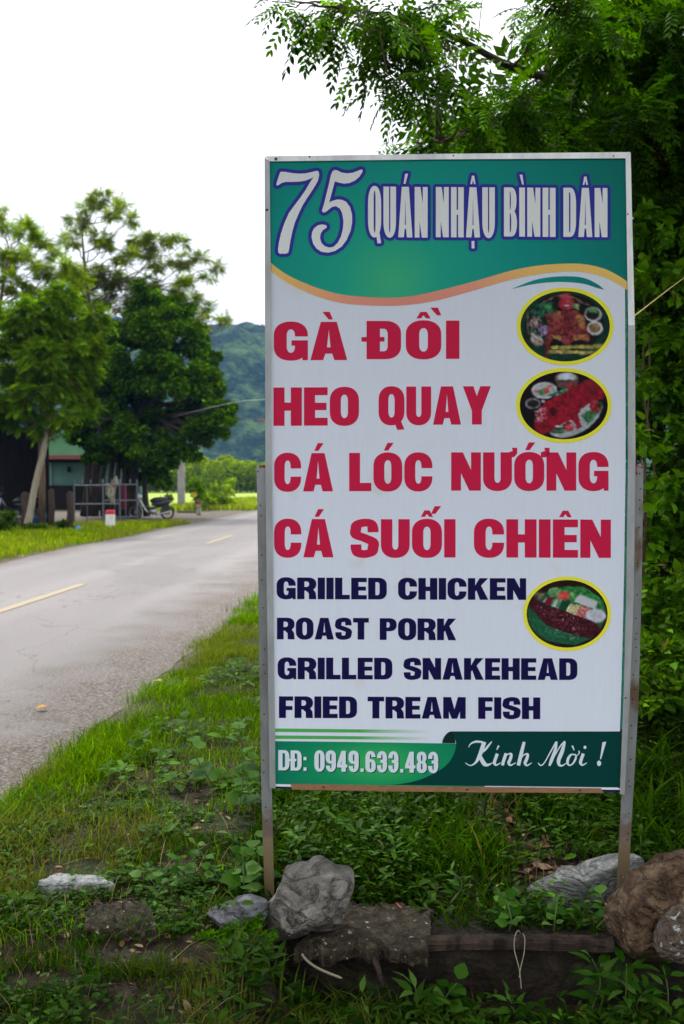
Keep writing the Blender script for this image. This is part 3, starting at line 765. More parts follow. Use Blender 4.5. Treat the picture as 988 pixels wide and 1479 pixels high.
food((814.4, 585.6), (69, 54.3), 5.4, (730, 370), .20243, [
    E(417, 1065, 330, 260, (12, 10, 16), .4),
    E(437, 880, 84, 56, (96, 66, 62), .5), E(437, 870, 78, 42, (150, 120, 115), .2), E(437, 866, 62, 34, (176, 190, 206), .3),  Pg([(355, 880), (520, 880), (510, 930), (430, 948), (370, 935)], (92, 62, 60), .5),
    E(278, 958, 92, 60, (188, 190, 198), .1), E(280, 958, 78, 48, (150, 158, 160), .3), E(288, 960, 26, 20, (196, 60, 46)), Pg([(290, 940), (320, 915), (330, 925), (300, 950)], (200, 70, 60)), Pg([(205, 950), (262, 965), (250, 975), (210, 970)], (200, 80, 70)), E(262, 972, 26, 20, (70, 120, 80), .8),
    E(196, 1052, 54, 38, (150, 150, 156), .1), E(198, 1052, 44, 28, (30, 26, 30), .5),
    E(500, 1160, 205, 105, (150, 160, 166), .3, -.52), Pg([(310, 990), (440, 935), (470, 960), (330, 1010)], (60, 110, 80), 1.0), Pg([(540, 1140), (690, 1030), (700, 1080), (590, 1200)], (52, 104, 62), 1.1), Pg([(320, 1225), (420, 1215), (420, 1262), (330, 1265)], (44, 84, 56), 1.0),
    Pg([(205, 1190), (240, 1090), (300, 1030), (390, 990), (500, 930), (560, 890), (620, 865), (690, 910), (722, 990), (700, 1020), (650, 1030), (600, 1050), (540, 1090), (520, 1130), (545, 1220), (515, 1232), (480, 1170), (420, 1185), (360, 1225), (300, 1262), (262, 1282), (215, 1240)], (142, 12, 34), .45),
    Pg([(560, 900), (640, 880), (700, 950), (620, 1000)], (120, 20, 36), .5), E(340, 1110, 22, 34, (70, 10, 20)), Sp([(205, 1110), (290, 1060), (300, 1160), (215, 1200)], (196, 150, 160), .62), E(368, 1213, 14, 7, (196, 190, 200)), E(268, 1035, 16, 12, (190, 180, 190)),
    E(450, 1215, 40, 34, (150, 40, 44), 1.2), Sp([(410, 1180), (490, 1180), (490, 1250), (410, 1250)], (180, 130, 130), .66), E(640, 1075, 38, 40, (140, 30, 38), 1.2), E(466, 925, 30, 22, (160, 40, 44), 1.)])
food((819.2, 886.6), (63.5, 53.8), 5.0, (740, 820), .16194, [
    E(489, 411, 365, 300, (40, 16, 20), .6), E(480, 430, 345, 250, (34, 84, 58), .5), Pg([(130, 400), (200, 360), (560, 560), (740, 620), (560, 690), (350, 660), (200, 560)], (22, 92, 58), .5),
    Pg([(320, 220), (450, 165), (640, 170), (800, 280), (840, 400), (700, 380), (540, 300), (350, 260)], (38, 122, 52), 1.1), E(380, 220, 60, 45, (90, 158, 90), .9),
    Pg([(420, 215), (500, 205), (520, 270), (470, 290), (405, 275)], (196, 66, 56), .5), Pg([(500, 220), (560, 215), (550, 280), (520, 280)], (80, 150, 80), .8),
    E(235, 245, 46, 36, (110, 100, 66), 1.2), Pg([(270, 300), (315, 260), (330, 265), (290, 320)], (170, 170, 175)), Pg([(310, 265), (380, 262), (345, 330), (285, 318)], (120, 14, 32), .3), Pg([(375, 272), (445, 290), (415, 372), (340, 335)], (96, 156, 116), .6), Pg([(395, 275), (410, 280), (380, 355), (362, 345)], (180, 196, 188), .1), Pg([(440, 300), (520, 290), (490, 380), (415, 370)], (14, 66, 40), .3),
    Pg([(520, 318), (610, 335), (560, 425), (470, 395)], (176, 176, 120), .4), Pg([(610, 335), (705, 365), (650, 455), (560, 425)], (186, 84, 84), .5), Sp([(520, 330), (700, 365), (640, 450), (480, 400)], (196, 190, 160), .68),
    Pg([(600, 235), (765, 300), (735, 372), (545, 300)], (180, 184, 192), .06), E(745, 428, 92, 62, (180, 186, 200), .25),
    Pg([(155, 300), (215, 285), (330, 340), (440, 375), (560, 420), (720, 480), (800, 545), (760, 615), (680, 632), (560, 600), (430, 560), (300, 510), (200, 400), (150, 345)], (56, 14, 26), 1.0),
    Sp([(160, 295), (560, 420), (800, 545), (700, 630), (300, 510)], (120, 30, 44), .68), Sp([(190, 300), (560, 440), (690, 560), (560, 560), (200, 380)], (176, 150, 156), .83), Sp([(290, 530), (600, 590), (600, 660), (290, 590)], (170, 170, 150), .8)])
# ------------------------------------------------------------------ THE SETTING: ground, road, field, hill
PHI = math.radians(3.2)
cP, sP = math.cos(PHI), math.sin(PHI)
ROAD_L, ROAD_R, ROAD_C = -7.3, -1.78, -4.47
def st2xy(s, t): return s * cP + t * sP, -s * sP + t * cP
def xy2s(x, y): return x * cP - y * sP
def fbm(x, y, seed=0, oct_=4):
    r = 0; a = 1; tot = 0
    for k in range(oct_):
        r = r + a * vnoise(x * 2 ** k + 17.3 * k, y * 2 ** k + 5.1 * k, seed + k); tot += a; a *= .5
    return r / tot
def sm(a, b, x):
    t = np.clip((x - a) / (b - a), 0, 1); return t * t * (3 - 2 * t)
def edge_r(t):        # ragged right edge of the asphalt
    return ROAD_R + .10 * (fbm(t * .9, t * 0 + 3.3, 5, 3) - .5) * 2 + .06 * (vnoise(t * 5, t * 0 + 1.1, 8) - .5)
def edge_l(t):
    return ROAD_L + .25 * (fbm(t * .35, t * 0 + 9.3, 6, 3) - .5) * 2
def height(x, y):
    x = np.asarray(x, float); y = np.asarray(y, float)
    s = xy2s(x, y)
    near = np.exp(-np.maximum(y - 8, 0) / 20)
    z = .02 + (.05 * (fbm(x * 2.2, y * 2.2, 1) - .45) + .02 * (fbm(x * 9, y * 9, 2, 3) - .5)) * near
    z = z + .055 * sm(-1.7, -.9, s) * (1 - sm(3.2, 5, y) * .4)
    # bank rising behind the sign to the right
    z = z + .34 * sm(.0, 1.6, x) * sm(3.9, 5.6, y) * (1 - sm(12, 20, y)) + .5 * sm(1.6, 4, x) * sm(4.4, 7, y)
    z = z + .22 * np.exp(-((x - (.62 + (y - 4.2) * -.25)) / .22) ** 2) * sm(3.7, 4.6, y) * (1 - sm(5.6, 6.6, y))   # ridge of rubble
    # ditch in front of the ledge
    d = sm(-.32, -.12, x - .04 * np.sin(9 * y)) * (1 - sm(3.17, 3.24, y))
    z = z * (1 - .9 * sm(-.40, -.25, x) * (1 - sm(3.42, 3.6, y)) * sm(2.9, 3.1, y))
    z = z * (1 - d) + (-.17 + .03 * (fbm(x * 6, y * 6, 9) - .5)) * d
    # flat under the road
    rd = sm(-7.9, -7.2, s) * (1 - sm(-1.86, -1.62, s))
    z = z * (1 - rd) + (-.004) * rd
    left = 1 - sm(-8.6, -7.4, s)
    z = z + left * (.02 + .10 * (fbm(x * .6, y * .6, 4) - .5) * (1 - .6 * sm(33, 36, y)))
    far = sm(60, 140, np.hypot(x, y))
    return z * (1 - far)
def axis(lo, hi, fine_lo, fine_hi, fine, grow):
    a = list(np.arange(fine_lo, fine_hi, fine)); st = fine
    x = a[-1]
    while x < hi: st *= grow; x += st; a.append(x)
    st = fine; x = a[0]; pre = []
    while x > lo: st *= grow; x -= st; pre.append(x)
    return np.array(pre[::-1] + a)
gx = axis(-1500, 1500, -2.2, 2.4, .035, 1.07); gy = axis(-60, 2000, 2.2, 7.5, .04, 1.05)
XX, YY = np.meshgrid(gx, gy); ZZ = height(XX, YY)
V = np.stack([XX.ravel(), YY.ravel(), ZZ.ravel()], -1)
i, j = np.meshgrid(np.arange(len(gy) - 1), np.arange(len(gx) - 1), indexing='ij'); nx_ = len(gx)
Q = np.stack([i * nx_ + j, i * nx_ + j + 1, (i + 1) * nx_ + j + 1, (i + 1) * nx_ + j], -1).reshape(-1, 4)

# soil / turf material, laid out by where things grow and what was tipped there
M_ground = mat('soil_and_turf', (.1, .08, .05, 1), .9, 0, .2)
def ground_mat(m):
    t, n, l, b = nodes(m)
    g = n.new('ShaderNodeNewGeometry')
    def noise(sc, det=6, dist=0):
        x = n.new('ShaderNodeTexNoise'); x.inputs['Scale'].default_value = sc; x.inputs['Detail'].default_value = det; x.inputs['Distortion'].default_value = dist
        l.new(g.outputs['Position'], x.inputs['Vector']); return x.outputs[0]
    def ramp_(f, stops):
        r = n.new('ShaderNodeValToRGB'); e = r.color_ramp.elements
        e[0].position, e[0].color = stops[0]; e[1].position, e[1].color = stops[-1]
        for q, c in stops[1:-1]: z = e.new(q); z.color = c
        l.new(f, r.inputs[0]); return r.outputs[0]
    def mr(f, a, b_, c=0, d=1):
        r = n.new('ShaderNodeMapRange'); r.inputs[1].default_value = a; r.inputs[2].default_value = b_; r.inputs[3].default_value = c; r.inputs[4].default_value = d
        l.new(f, r.inputs[0]); return r.outputs[0]
    def mx_(f, a, b_):
        x = n.new('ShaderNodeMix'); x.data_type = 'RGBA'; l.new(f, x.inputs[0]); l.new(a, x.inputs[6]); l.new(b_, x.inputs[7]); return x.outputs[2]
    def mth(op, a, b_):
        x = n.new('ShaderNodeMath'); x.operation = op
        if isinstance(a, (int, float)): x.inputs[0].default_value = a
        else: l.new(a, x.inputs[0])
        if isinstance(b_, (int, float)): x.inputs[1].default_value = b_
        else: l.new(b_, x.inputs[1])
        return x.outputs[0]
    soil = ramp_(noise(22, 8), [(.3, (.008, .005, .003, 1)), (.5, (.024, .016, .009, 1)), (.72, (.065, .045, .027, 1))])  # near black: deep foreground shade put into soil and turf colours
    turf = ramp_(noise(14, 8), [(.3, (.006, .011, .002, 1)), (.6, (.018, .034, .004, 1)), (.8, (.04, .06, .008, 1))])
    field = ramp_(noise(.25, 6), [(.3, (.20, .29, .03, 1)), (.7, (.30, .38, .06, 1))])
    sp = n.new('ShaderNodeSeparateXYZ'); l.new(g.outputs['Position'], sp.inputs[0])
    s_ = mth('SUBTRACT', mth('MULTIPLY', sp.outputs[0], cP), mth('MULTIPLY', sp.outputs[1], sP))
    c = mx_(mr(noise(3.0, 5), .48, .62), soil, turf)
    c = mx_(mr(sp.outputs[1], 7, 12), c, turf)
    c = mx_(mr(sp.outputs[1], 52, 70), c, field)
    # grit washed onto the verge beside the asphalt
    grit = ramp_(noise(40, 8), [(.3, (.04, .032, .022, 1)), (.7, (.12, .10, .075, 1))])
    gm = mth('MULTIPLY', mr(mth('ADD', s_, mth('MULTIPLY', noise(2.0), .5)), -1.2, -1.5), mr(sp.outputs[1], 60, 45))
    c = mx_(mth('MULTIPLY', gm, mr(s_, -9.2, -8.2)), c, grit)
    # bare trodden yard under the big tree
    yd = mth('MULTIPLY', mth('MULTIPLY', mr(sp.outputs[1], 34, 35.5), mr(sp.outputs[1], 54, 52)), mr(mth('ADD', s_, mth('MULTIPLY', noise(.8), .8)), -6.8, -7.2))
    yard = ramp_(noise(6, 8), [(.3, (.075, .06, .045, 1)), (.7, (.15, .125, .10, 1))])
    c = mx_(yd, c, yard)
    l.new(c, b.inputs['Base Color'])
    bp = n.new('ShaderNodeBump'); bp.inputs['Strength'].default_value = .6; bp.inputs['Distance'].default_value = .02
    l.new(noise(35, 9), bp.inputs['Height']); l.new(bp.outputs[0], b.inputs['Normal'])
ground_mat(M_ground)
ground = fast_mesh('ground', V, Q, M_ground, origin=(0, 0, 0), smooth=True); tag(ground, kind='structure')

# road: one sheet with ragged edges, crossing the scene
tt = axis(-60, 900, 2, 30, .12, 1.06); us = np.linspace(0, 1, 9)
rv = []
for t_ in tt:
    a, b = float(edge_l(np.array(t_))), float(edge_r(np.array(t_)))
    for u in us:
        x, y = st2xy(a + (b - a) * u, t_)
        rv.append((x, y, .004 + .03 * (1 - (2 * u - 1) ** 2)))
rv = np.array(rv); k = len(us)
i, j = np.meshgrid(np.arange(len(tt) - 1), np.arange(k - 1), indexing='ij')
Q = np.stack([i * k + j, i * k + j + 1, (i + 1) * k + j + 1, (i + 1) * k + j], -1).reshape(-1, 4)
M_road = mat('worn_asphalt', (.2, .2, .2, 1), .85, 0, .3)
def road_mat(m):
    t, n, l, b = nodes(m)
    g = n.new('ShaderNodeNewGeometry')
    rot = n.new('ShaderNodeMapping'); rot.inputs['Rotation'].default_value = (0, 0, PHI); l.new(g.outputs['Position'], rot.inputs[0])
    sp = n.new('ShaderNodeSeparateXYZ'); l.new(rot.outputs[0], sp.inputs[0])
    def noise(sc, det=6, mp_=None, vor=False):
        src = rot.outputs[0]
        if mp_:
            q = n.new('ShaderNodeMapping'); q.inputs['Scale'].default_value = mp_; l.new(src, q.inputs[0]); src = q.outputs[0]
        x = n.new('ShaderNodeTexVoronoi' if vor else 'ShaderNodeTexNoise'); x.inputs['Scale'].default_value = sc
        if not vor: x.inputs['Detail'].default_value = det
        l.new(src, x.inputs['Vector']); return x.outputs[0]
    def ramp_(f, stops):
        r = n.new('ShaderNodeValToRGB'); e = r.color_ramp.elements
        e[0].position, e[0].color = stops[0]; e[1].position, e[1].color = stops[-1]
        for q, c in stops[1:-1]: z = e.new(q); z.color = c
        l.new(f, r.inputs[0]); return r.outputs[0]
    def mr(f, a, b_):
        r = n.new('ShaderNodeMapRange'); r.inputs[1].default_value = a; r.inputs[2].default_value = b_; l.new(f, r.inputs[0]); return r.outputs[0]
    def mx_(f, a, b_):
        x = n.new('ShaderNodeMix'); x.data_type = 'RGBA'; l.new(f, x.inputs[0]); l.new(a, x.inputs[6]); l.new(b_, x.inputs[7]); return x.outputs[2]
    def ma(a, k_, c_):
        x = n.new('ShaderNodeMath'); x.operation = 'MULTIPLY_ADD'; l.new(a, x.inputs[0]); x.inputs[1].default_value = k_
        if isinstance(c_, float): x.inputs[2].default_value = c_
        else: l.new(c_, x.inputs[2])
        return x.outputs[0]
    def mul(a, b_):
        x = n.new('ShaderNodeMath'); x.operation = 'MULTIPLY'; l.new(a, x.inputs[0]); l.new(b_, x.inputs[1]); return x.outputs[0]
    base = ramp_(noise(110, 5), [(.3, (.115, .105, .102, 1)), (.5, (.175, .16, .157, 1)), (.7, (.28, .26, .254, 1))])
    big = ramp_(noise(.5, 4, (1, .3, 1)), [(.35, (.135, .126, .124, 1)), (.65, (.21, .194, .19, 1))])
    x = n.new('ShaderNodeMix'); x.data_type = 'RGBA'; x.inputs[0].default_value = .45; l.new(base, x.inputs[6]); l.new(big, x.inputs[7]); c = x.outputs[2]
    # oily dark wheel band and polished streaks along the lanes
    st = noise(1.3, 5, (1, .06, 1)); c = mx_(mul(mr(st, .52, .75), mr(noise(.35, 4), .4, .6)), c, ramp_(noise(90, 3), [(.3, (.12, .118, .115, 1)), (.7, (.19, .187, .18, 1))]))
    # dirt and grit spread from the right edge inwards
    e1 = mr(ma(noise(1.6, 7), 1.9, sp.outputs[0]), -1.95, -1.15)
    dirt = ramp_(noise(55, 9), [(.32, (.045, .034, .028, 1)), (.5, (.115, .096, .083, 1)), (.7, (.23, .20, .18, 1))])
    c = mx_(e1, c, dirt)
    e3 = mr(ma(noise(1.2, 6), -1.2, sp.outputs[0]), -7.2, -7.9); c = mx_(e3, c, dirt)
    # wheel tracks polished paler, a long dark joint, hairline cracks
    wt = n.new('ShaderNodeMath'); wt.operation = 'SINE'; l.new(ma(sp.outputs[0], 3.9, 1.2), wt.inputs[0])
    wf_ = mul(mr(wt.outputs[0], .35, 1.0), mr(noise(.7, 4, (1, .12, 1)), .35, .65)); x = n.new('ShaderNodeMath'); x.operation = 'MULTIPLY'; l.new(wf_, x.inputs[0]); x.inputs[1].default_value = .35
    c = mx_(x.outputs[0], c, ramp_(noise(100, 4), [(.3, (.20, .185, .18, 1)), (.7, (.31, .29, .28, 1))]))
    ck = n.new('ShaderNodeMath'); ck.operation = 'SUBTRACT'; l.new(noise(.55, 9, (1, .55, 1)), ck.inputs[0]); ck.inputs[1].default_value = .5
    ca = n.new('ShaderNodeMath'); ca.operation = 'ABSOLUTE'; l.new(ck.outputs[0], ca.inputs[0])
    cf = n.new('ShaderNodeMapRange'); cf.inputs[1].default_value = .0035; cf.inputs[2].default_value = 0; cf.inputs[4].default_value = .55; l.new(ca.outputs[0], cf.inputs[0])
    c = mx_(cf.outputs[0], c, ramp_(noise(4), [(.4, (.05, .045, .04, 1)), (.6, (.08, .07, .06, 1))]))
    pt = mul(mr(noise(.32, 2, (1, .5, 1)), .585, .60), mr(noise(.9, 3), .3, .4)); x = n.new('ShaderNodeMath'); x.operation = 'MULTIPLY'; l.new(pt, x.inputs[0]); x.inputs[1].default_value = .4
    c = mx_(x.outputs[0], c, ramp_(noise(80, 4), [(.3, (.10, .095, .093, 1)), (.7, (.17, .16, .155, 1))]))
    # little dark crumbs
    cr_ = mul(mr(noise(45, 2, None, False), .66, .72), mr(ma(noise(1.1, 5), 2.2, sp.outputs[0]), -2.6, -1.3)); c = mx_(cr_, c, ramp_(noise(5), [(.4, (.06, .045, .035, 1)), (.6, (.09, .07, .05, 1))]))
    l.new(c, b.inputs['Base Color'])
    bp = n.new('ShaderNodeBump'); bp.inputs['Strength'].default_value = .5; bp.inputs['Distance'].default_value = .006
    l.new(noise(130, 4), bp.inputs['Height']); l.new(bp.outputs[0], b.inputs['Normal'])
road_mat(M_road)
road = fast_mesh('road', rv, Q, M_road, origin=(0, 0, 0), smooth=True); tag(road, kind='structure')
# yellow centre dashes, worn
M_paint = mat('worn_yellow_paint', (.36, .27, .12, 1), .75)
_f = noise_fac(M_paint, 60, .42, .58, 8, coord='Object'); mixcol(M_paint, _f, (.20, .18, .155, 1))
def road_z(s):
    u = (s - ROAD_L) / (ROAD_R - ROAD_L); return .004 + .03 * (1 - (2 * u - 1) ** 2)
for t0 in (-2.4, 10.4, 23.2, 36.0, 48.8, 61.6):
    t0 = t0 + .0
    s0 = ROAD_C; m_ = MB(); L_ = 3.5
    vs = []; fs = []
    nseg = 14
    for q in range(nseg + 1):
        for ss in (s0 - .065, s0 + .065):
            x, y = st2xy(ss + .006 * math.sin(q * 2.1 + ss * 30), t0 + L_ * q / nseg); vs.append((x, y, road_z(ss) + .006))
    for q in range(nseg): fs.append((2 * q, 2 * q + 1, 2 * q + 3, 2 * q + 2))
    m_.add(vs, fs); o = m_.build('road_marking', M_paint, origin=vs[0]); tag(o, kind='structure')

# rubble, stones and chips lying on the verge
# ------------------------------------------------------------------ hill
hx = np.linspace(-620, 620, 330); hy = np.linspace(380, 1250, 190)
HX, HY = np.meshgrid(hx, hy)
r_ = HX * 0
for (cx, cy, sx, sy, hh) in ((-80, 640, 92, 120, 93), (-150, 760, 80, 130, 112), (15, 690, 75, 130, 84), (-290, 780, 120, 150, 80), (110, 720, 90, 130, 80), (-430, 800, 120, 150, 100), (250, 760, 120, 150, 100), (400, 820, 140, 160, 90)):
    q = np.exp(-(((HX - cx) / sx) ** 2 + ((HY - cy) / sy) ** 2) ** 1.6)
    r_ = np.maximum(r_, hh * q) + .12 * hh * q
r_ = r_ * (.80 + .28 * fbm(HX / 60, HY / 60, 21, 5)) + 13 * (fbm(HX / 20, HY / 20, 31, 4) - .5) * sm(2, 20, r_) + 4.5 * (vnoise(HX / 7, HY / 7, 3) - .5) * sm(2, 12, r_)
r_ = r_ - 3
Vh = np.stack([HX.ravel(), HY.ravel(), r_.ravel()], -1)
i, j = np.meshgrid(np.arange(len(hy) - 1), np.arange(len(hx) - 1), indexing='ij'); k = len(hx)
Q = np.stack([i * k + j, i * k + j + 1, (i + 1) * k + j + 1, (i + 1) * k + j], -1).reshape(-1, 4)
M_hill = mat('forested_limestone', (.06, .1, .04, 1), .95, 0, .1)
noise_col(M_hill, [(.41, (.002, .006, .004, 1)), (.5, (.010, .024, .009, 1)), (.585, (.055, .095, .024, 1))], .045, 10, rough=.75)
def hill_cliffs(m):
    t, n, l, b = nodes(m)
    g = n.new('ShaderNodeNewGeometry'); sp = n.new('ShaderNodeSeparateXYZ'); l.new(g.outputs['Normal'], sp.inputs[0])
    sz = n.new('ShaderNodeMapRange'); sz.inputs[1].default_value = .62; sz.inputs[2].default_value = .40; l.new(sp.outputs[2], sz.inputs[0])
    f = noise_fac(m, .05, .5, .62, 6, (1, 1, .4))
    mu = n.new('ShaderNodeMath'); mu.operation = 'MULTIPLY'; l.new(sz.outputs[0], mu.inputs[0]); l.new(f, mu.inputs[1])
    mixcol(m, mu.outputs[0], (.30, .29, .27, 1))
hill_cliffs(M_hill)
bump(M_hill, .25, 1.0, 4.0, 6)
hill = fast_mesh('hill', Vh, Q, M_hill, origin=(0, 0, 0), smooth=True); tag(hill, kind='structure')
# ------------------------------------------------------------------ vegetation tools
def unit(a): return a / np.maximum(np.linalg.norm(a, axis=-1, keepdims=True), 1e-9)
T_RH = (np.array([[0, 0, 0], [-.5, .45, .05], [0, 1, -.04], [.5, .45, .05]]), np.array([[0, 1, 2], [0, 2, 3]]))
T_HEX = (np.array([[0, 0, 0], [-.42, .28, .05], [-.38, .66, .03], [0, 1, -.08], [.38, .66, .03], [.42, .28, .05], [0, .45, -.02]]),
         np.array([[0, 1, 6], [1, 2, 6], [2, 3, 6], [3, 4, 6], [4, 5, 6], [5, 0, 6]]))
T_LEAF = (np.array([[0, 0, 0], [-.34, .2, .06], [0, .25, .0], [.34, .2, .06], [-.46, .48, .06], [0, .52, .03], [.46, .48, .06], [-.26, .78, 0], [0, .8, -.03], [.26, .78, 0], [0, 1.05, -.14]]),
          np.array([[0, 2, 1], [0, 3, 2], [1, 2, 5], [1, 5, 4], [2, 3, 6], [2, 6, 5], [4, 5, 8], [4, 8, 7], [5, 6, 9], [5, 9, 8], [7, 8, 10], [8, 9, 10]]))
def frond_template(pairs, leaflet=.2, wid=.42, droop=.25, hexa=True):
    tv, tf = T_HEX if hexa else T_RH
    vs, fs = [], []; n = 0
    items = []
    for k_ in range(pairs):
        u = (k_ + .6) / pairs
        for sd_ in (-1, 1): items.append((u + .03 * sd_, sd_))
    items.append((1.0, 0))
    for u, sd_ in items:
        base = np.array([0, u * .85, -droop * u * u])
        ang = 0 if sd_ == 0 else sd_ * math.radians(62 - 18 * u)
        d = np.array([math.sin(ang), math.cos(ang), -.25 - .2 * u]); d /= np.linalg.norm(d)
        sx_ = np.cross(d, [0, 0, 1]); sx_ /= np.linalg.norm(sx_); up = np.cross(sx_, d)
        L_ = leaflet * (1 - .3 * abs(u - .5))
        p = base + (tv[:, :1] * wid * L_) * sx_ + (tv[:, 1:2] * L_) * d + (tv[:, 2:3] * L_) * up
        vs.append(p); fs.append(tf + n); n += len(p)
    # rachis
    p = np.array([[-.006, 0, 0], [.006, 0, 0], [.004, .5, -droop * .25 - .0], [-.004, .5, -droop * .25], [.002, .88, -droop * .75], [-.002, .88, -droop * .75]])
    vs.append(p); fs.append(np.array([[0, 1, 2], [0, 2, 3], [3, 2, 4], [3, 4, 5]]) + n)
    return np.concatenate(vs), np.concatenate(fs)
def scatter(name, tmpl, pos, axis_, normal, size, tint, m, parent=None, origin=None, width=None, kind=None, jit=.0):
    tv, tf = tmpl
    y = unit(axis_); x = unit(np.cross(y, normal)); z = np.cross(x, y)
    size = np.asarray(size)[:, None, None]; wd = size if width is None else np.asarray(width)[:, None, None]
    P_ = pos[:, None, :] + tv[None, :, 0:1] * wd * x[:, None, :] + tv[None, :, 1:2] * size * y[:, None, :] + tv[None, :, 2:3] * size * z[:, None, :]
    n, k = len(pos), len(tv)
    Fc = (tf[None] + (np.arange(n) * k)[:, None, None]).reshape(-1, 3)
    T = np.repeat(np.clip(tint, 0.002, 1), k, axis=0)
    o = fast_mesh(name, P_.reshape(-1, 3), Fc, m, parent, origin, T.astype(np.float32))
    if kind: o['kind'] = kind
    return o
def greens(n, a, b, var=.25, yel=0.0, seed=None):
    """mix of two greens with a lognormal brightness"""
    u = rng.random((n, 1)); c = np.array(a)[None] * (1 - u) + np.array(b)[None] * u
    c = c * np.exp(rng.normal(0, var, (n, 1)))
    if yel:
        k_ = rng.random(n) < yel; c[k_] = np.array([.13, .11, .02]) * np.exp(rng.normal(0, .2, (k_.sum(), 1)))
    return c
def rdir(n):
    v = rng.normal(size=(n, 3)); return unit(v)
M_leaf = leaf_mat('leaf')
M_leaf_far = leaf_mat('leaf_far', .7, .33, spec=0.0)
M_grass = leaf_mat('grass_blade', .7, .38, (1.4, 1.4, .3), spec=0.0)
def bark(name, a, b):
    m = mat(name, a, .9, 0, .2); noise_col(m, [(.35, a), (.65, b)], 6, 8, mapping=(3, 3, .6)); bump(m, 25, .8, .02, 6, (2, 2, .4)); return m
M_bark_pale = bark('bark_pale', (.20, .17, .12, 1), (.34, .30, .23, 1))
M_bark_dark = bark('bark_dark', (.05, .04, .03, 1), (.10, .085, .065, 1))
M_bark_brown = bark('bark_brown', (.10, .065, .04, 1), (.19, .13, .085, 1))

def clump_points(c, r, n, sub, flat=1.0, shell=.75):
    """points gathered in sub-clumps through an ellipsoid; returns positions and outward directions"""
    c = np.array(c, float); r = np.array(r, float)
    sc_ = rdir(sub) * (rng.random((sub, 1)) ** .45) * shell
    which = rng.integers(0, sub, n)
    q = sc_[which] + rdir(n) * (rng.random((n, 1)) ** .6) * (.32 if sub > 4 else .5)
    q[:, 2] *= flat
    bright = np.exp(rng.normal(0, .16, sub))[which]
    return c + q * r, unit(q + rng.normal(0, .25, (n, 3))), bright
def crown_mesh(name, parent, clumps, tmpl, size, cola, colb, m, droop=.3, width=None, var=.22, kind='stuff', up=.55, yel=0):
    P_, A_, B_ = [], [], []
    for (c, r, n, sub) in clumps:
        p, a, b = clump_points(c, r, n, sub); P_.append(p); A_.append(a); B_.append(b)
    P_, A_, B_ = map(np.concatenate, (P_, A_, B_)); n = len(P_)
    ax = A_.copy(); ax[:, 2] = ax[:, 2] * .5 - droop; ax += rng.normal(0, .3, (n, 3)); ax = unit(ax)
    nr = rdir(n) * (1 - up) + np.array([0, 0, up])
    sz = size * np.exp(rng.normal(0, .22, n))
    ti = greens(n, cola, colb, var, yel) * B_[:, None]
    return scatter(name, tmpl, P_, ax, nr, sz, ti, m, parent, width=None if width is None else sz * width, kind=kind)
def limb(mb, a, b, r0, r1, seg=6, wig=.06, n=7, sag=.0):
    a, b = Vector(a), Vector(b); L_ = (b - a).length; pts = []; rs = []
    for k_ in range(seg + 1):
        u = k_ / seg
        p = a.lerp(b, u) + Vector(rng.normal(0, 1, 3)) * wig * L_ * math.sin(PI * u) * .6 + Vector((0, 0, sag * L_ * math.sin(PI * u)))
        pts.append(p); rs.append(r0 + (r1 - r0) * u)
    mb.tube(pts, rs, n); return pts
def tree(name, label, cat, base, trunk_pts, trunk_r, clumps, tmpl, size, cola, colb, barkm, leafm, group=None, limb_r=.05, attach=.6, fine=True, spine=None, limbm=None, **kw):
    root = thing(name, label, cat, base, group=group)
    tb = MB(); pts = [Vector(p) for p in smooth_pts([tuple(q) for q in trunk_pts], 4)]
    rs = np.interp(np.linspace(0, 1, len(pts)), np.linspace(0, 1, len(trunk_r)), trunk_r)
    tb.tube(pts, list(rs), 10, wob=.06); tb.build('trunk', barkm, root, smooth=True)
    lm = MB()
    for (c, r, n, sub) in clumps:
        c = Vector(c)
        cand = [p for p in pts[int(len(pts) * attach):] if p.z < c.z - .3 * (p.xy - c.xy).length] or pts[int(len(pts) * attach):]
        if spine: cand = spine
        a = min(cand, key=lambda p: (p - c).length)
        tp = limb(lm, a, c, limb_r, limb_r * .35, 6, .08)
        if fine:
            for _ in range(4):
                st = tp[int(rng.integers(3, 6))]; d = Vector(rdir(1)[0] * np.array(r) * .8)
                limb(lm, st, c + d, limb_r * .3, limb_r * .08, 4, .08, 5)
    if clumps: lm.build('limb', limbm or barkm, root, smooth=True)['kind'] = 'stuff'
    crown_mesh('crown', root, clumps, tmpl, size, cola, colb, leafm, **kw)
    return root
PXM = lambda Y: Y / F
def clumps_px(lst, Y, dens, yj=.6, depth=1.0, sub=9, flat=.8):
    """(px, py, radius in px[, weight]) rows -> ellipsoid clumps at about depth Y"""
    o = []
    for row in lst:
        px, py, r = row[:3]; wgt = row[3] if len(row) > 3 else 1; yy = Y + (row[4] if len(row) > 4 else float(rng.uniform(-yj, yj)))
        R_ = r * PXM(yy); o.append((tuple(at(px, py, yy)), (R_, R_ * depth, R_ * flat), max(8, int(dens * wgt * r * r / 1000)), sub))
    return o
